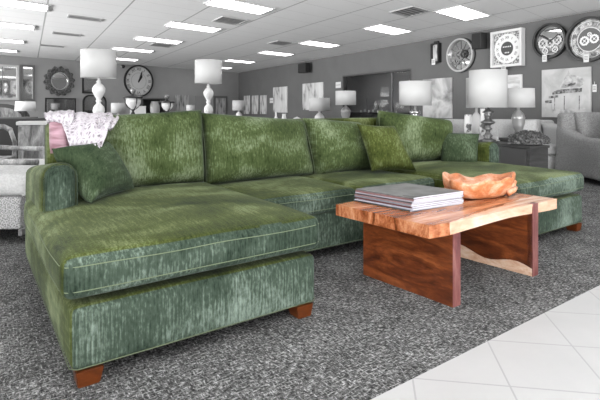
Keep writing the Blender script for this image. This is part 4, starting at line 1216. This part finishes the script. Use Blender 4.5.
for s in (-1, 1):
    bm = bmn(); tube(bm, [(s*.52, -.54 if s < 0 else -.4, .60), (s*.53, -.1, .61), (s*.53, .2, .62), (s*.50, .46, .64)], .022, 8); a_ = obj('arm_rail', bm, W_GREY, wc, True)
    for y_ in (-.10, .40):
        bm = bmn(); tube(bm, [(s*.52, y_, 0), (s*.515, y_, .3), (s*.52, y_, .61)], [.018, .024, .02], 8); obj('leg', bm, W_GREY, wc, True)
# dark leather sofa further back on the left
simple_sofa('leather_sofa', 'black leather sofa standing behind the white armchair', 'sofa', (-4.75, 6.9, 0), PI+.25, 2.2, .95, .44, .86, LEATHER, .2, .62, 2)
# weathered crate-like chest
p = P(33, 140, 4.75)
ch_ = thing('wooden_chest', 'whitewashed rough wood chest between the black sofa and green sofa', 'chest', (-3.17, 5.7, 0), .45)
bm = bmn(); box(bm, -.20, .20, -.16, .16, 0, .80, .008); obj('chest_body', bm, W_GREY, ch_)
bm = bmn(); box(bm, -.22, .22, -.18, .18, .80, .84, .006); obj('lid', bm, plain('pale_lid', .50, .6), ch_)
for s in (-1, 1):
    bm = bmn(); box(bm, s*.17-.03, s*.17+.03, -.172, -.16, .03, .78); obj('corner_post', bm, W_GREY, ch_)
# dark sculpted wooden chair with bent posts behind the white armchair
bc_ = thing('bentwood_chair', 'pale bentwood chair in front of the black leather sofa', 'chair', (-3.34, 5.0, 0), .2)
bm = bmn(); box(bm, -.22, .22, -.22, .22, .43, .47, .01); obj('seat', bm, W_GREY, bc_)
for s in (-1, 1):
    bm = bmn(); tube(bm, [(s*.19, .2, 0), (s*.2, .2, .45), (s*.19, .24, .62), (s*.13, .28, .76)], .024, 8); obj('leg', bm, W_GREY, bc_, True)
    bm = bmn(); tube(bm, [(s*.2, -.19, 0), (s*.19, -.19, .43)], .022, 8); obj('leg', bm, W_GREY, bc_, True)
bm = bmn(); tube(bm, [(-.14, .28, .75), (-.06, .29, .79), (.06, .29, .79), (.14, .28, .75)], .028, 8); obj('top_rail', bm, W_GREY, bc_, True)
# dark headboard-like arched cabinet and its top
p = P(12, 118, 8.5)
t = thing('arched_cabinet', 'dark arched-back cabinet at the far left behind the black sofa', 'cabinet', (p.x-.1, 8.5, 0), .3)
bm = bmn(); box(bm, -.75, .75, -.22, .22, 0, .80, .01); obj('cabinet_body', bm, W_DARK, t)
pts = [(-.62, .80)]+[(-.62+.0+.48*(1-math.cos(PI*k/14)), .80+.28*math.sin(PI*k/14)) for k in range(1, 14)]+[(.34, .80)]
bm = bmn(); prism(bm, pts, .04, 'y', .17); ab = obj('arched_back', bm, plain('arched_dark', .03, .5), t)
pts2 = [(-.14+(x+.14)*.75, .80+(z_-.80)*.75+.001) for x, z_ in pts]
bm = bmn(); prism(bm, pts2, -.01, 'y', .16); obj('slatted_infill', bm, W_GREY, ab)

# ------------------------------------------------------------ light, camera, world
w = bpy.data.worlds.new('w'); bpy.context.scene.world = w; w.use_nodes = True
bg = w.node_tree.nodes['Background']; bg.inputs[0].default_value = (1, 1, 1, 1); bg.inputs[1].default_value = .72
# daylight through the shop windows behind the camera, plus two added lamps that brighten the ceiling
def area(name, loc, target, sx, sy, power, col=(1, 1, 1), spread=180):
    l = bpy.data.lights.new(name, 'AREA'); l.shape = 'RECTANGLE'; l.size = sx; l.size_y = sy; l.energy = power; l.color = col; l.spread = math.radians(spread)
    o = bpy.data.objects.new(name, l); C.objects.link(o); o.location = loc
    o.rotation_euler = (Vector(target)-Vector(loc)).to_track_quat('-Z', 'Y').to_euler(); return o
area('shop_window_daylight', (4.5, -3.8, 1.5), (0, 4, .6), 4.5, 2.2, 200)
area('added_side_uplight', (-13, 5, .9), (-4, 11, 5.5), 8, 1.6, 980, spread=95)  # added lamp out of view at left, aimed up to lift the far ceiling
area('added_ceiling_uplight', (1.0, -3.5, .4), (1, 4, 5.5), 9, .8, 600, spread=95)  # added low lamp behind the camera, brightens the ceiling from below

cam = bpy.data.cameras.new('camera'); co = bpy.data.objects.new('camera', cam); C.objects.link(co)
co.location = (0, 0, 1); co.rotation_euler = (PI/2, 0, 0)
cam.sensor_width = 36; cam.lens = 36*F/600; cam.shift_y = -(200-HY)/600; cam.clip_end = 100
sc = bpy.context.scene; sc.camera = co
sc.view_settings.view_transform = 'Standard'; sc.view_settings.look = 'None'; sc.view_settings.gamma = 1
sc.view_settings.exposure = .12; sc.view_settings.use_curve_mapping = False
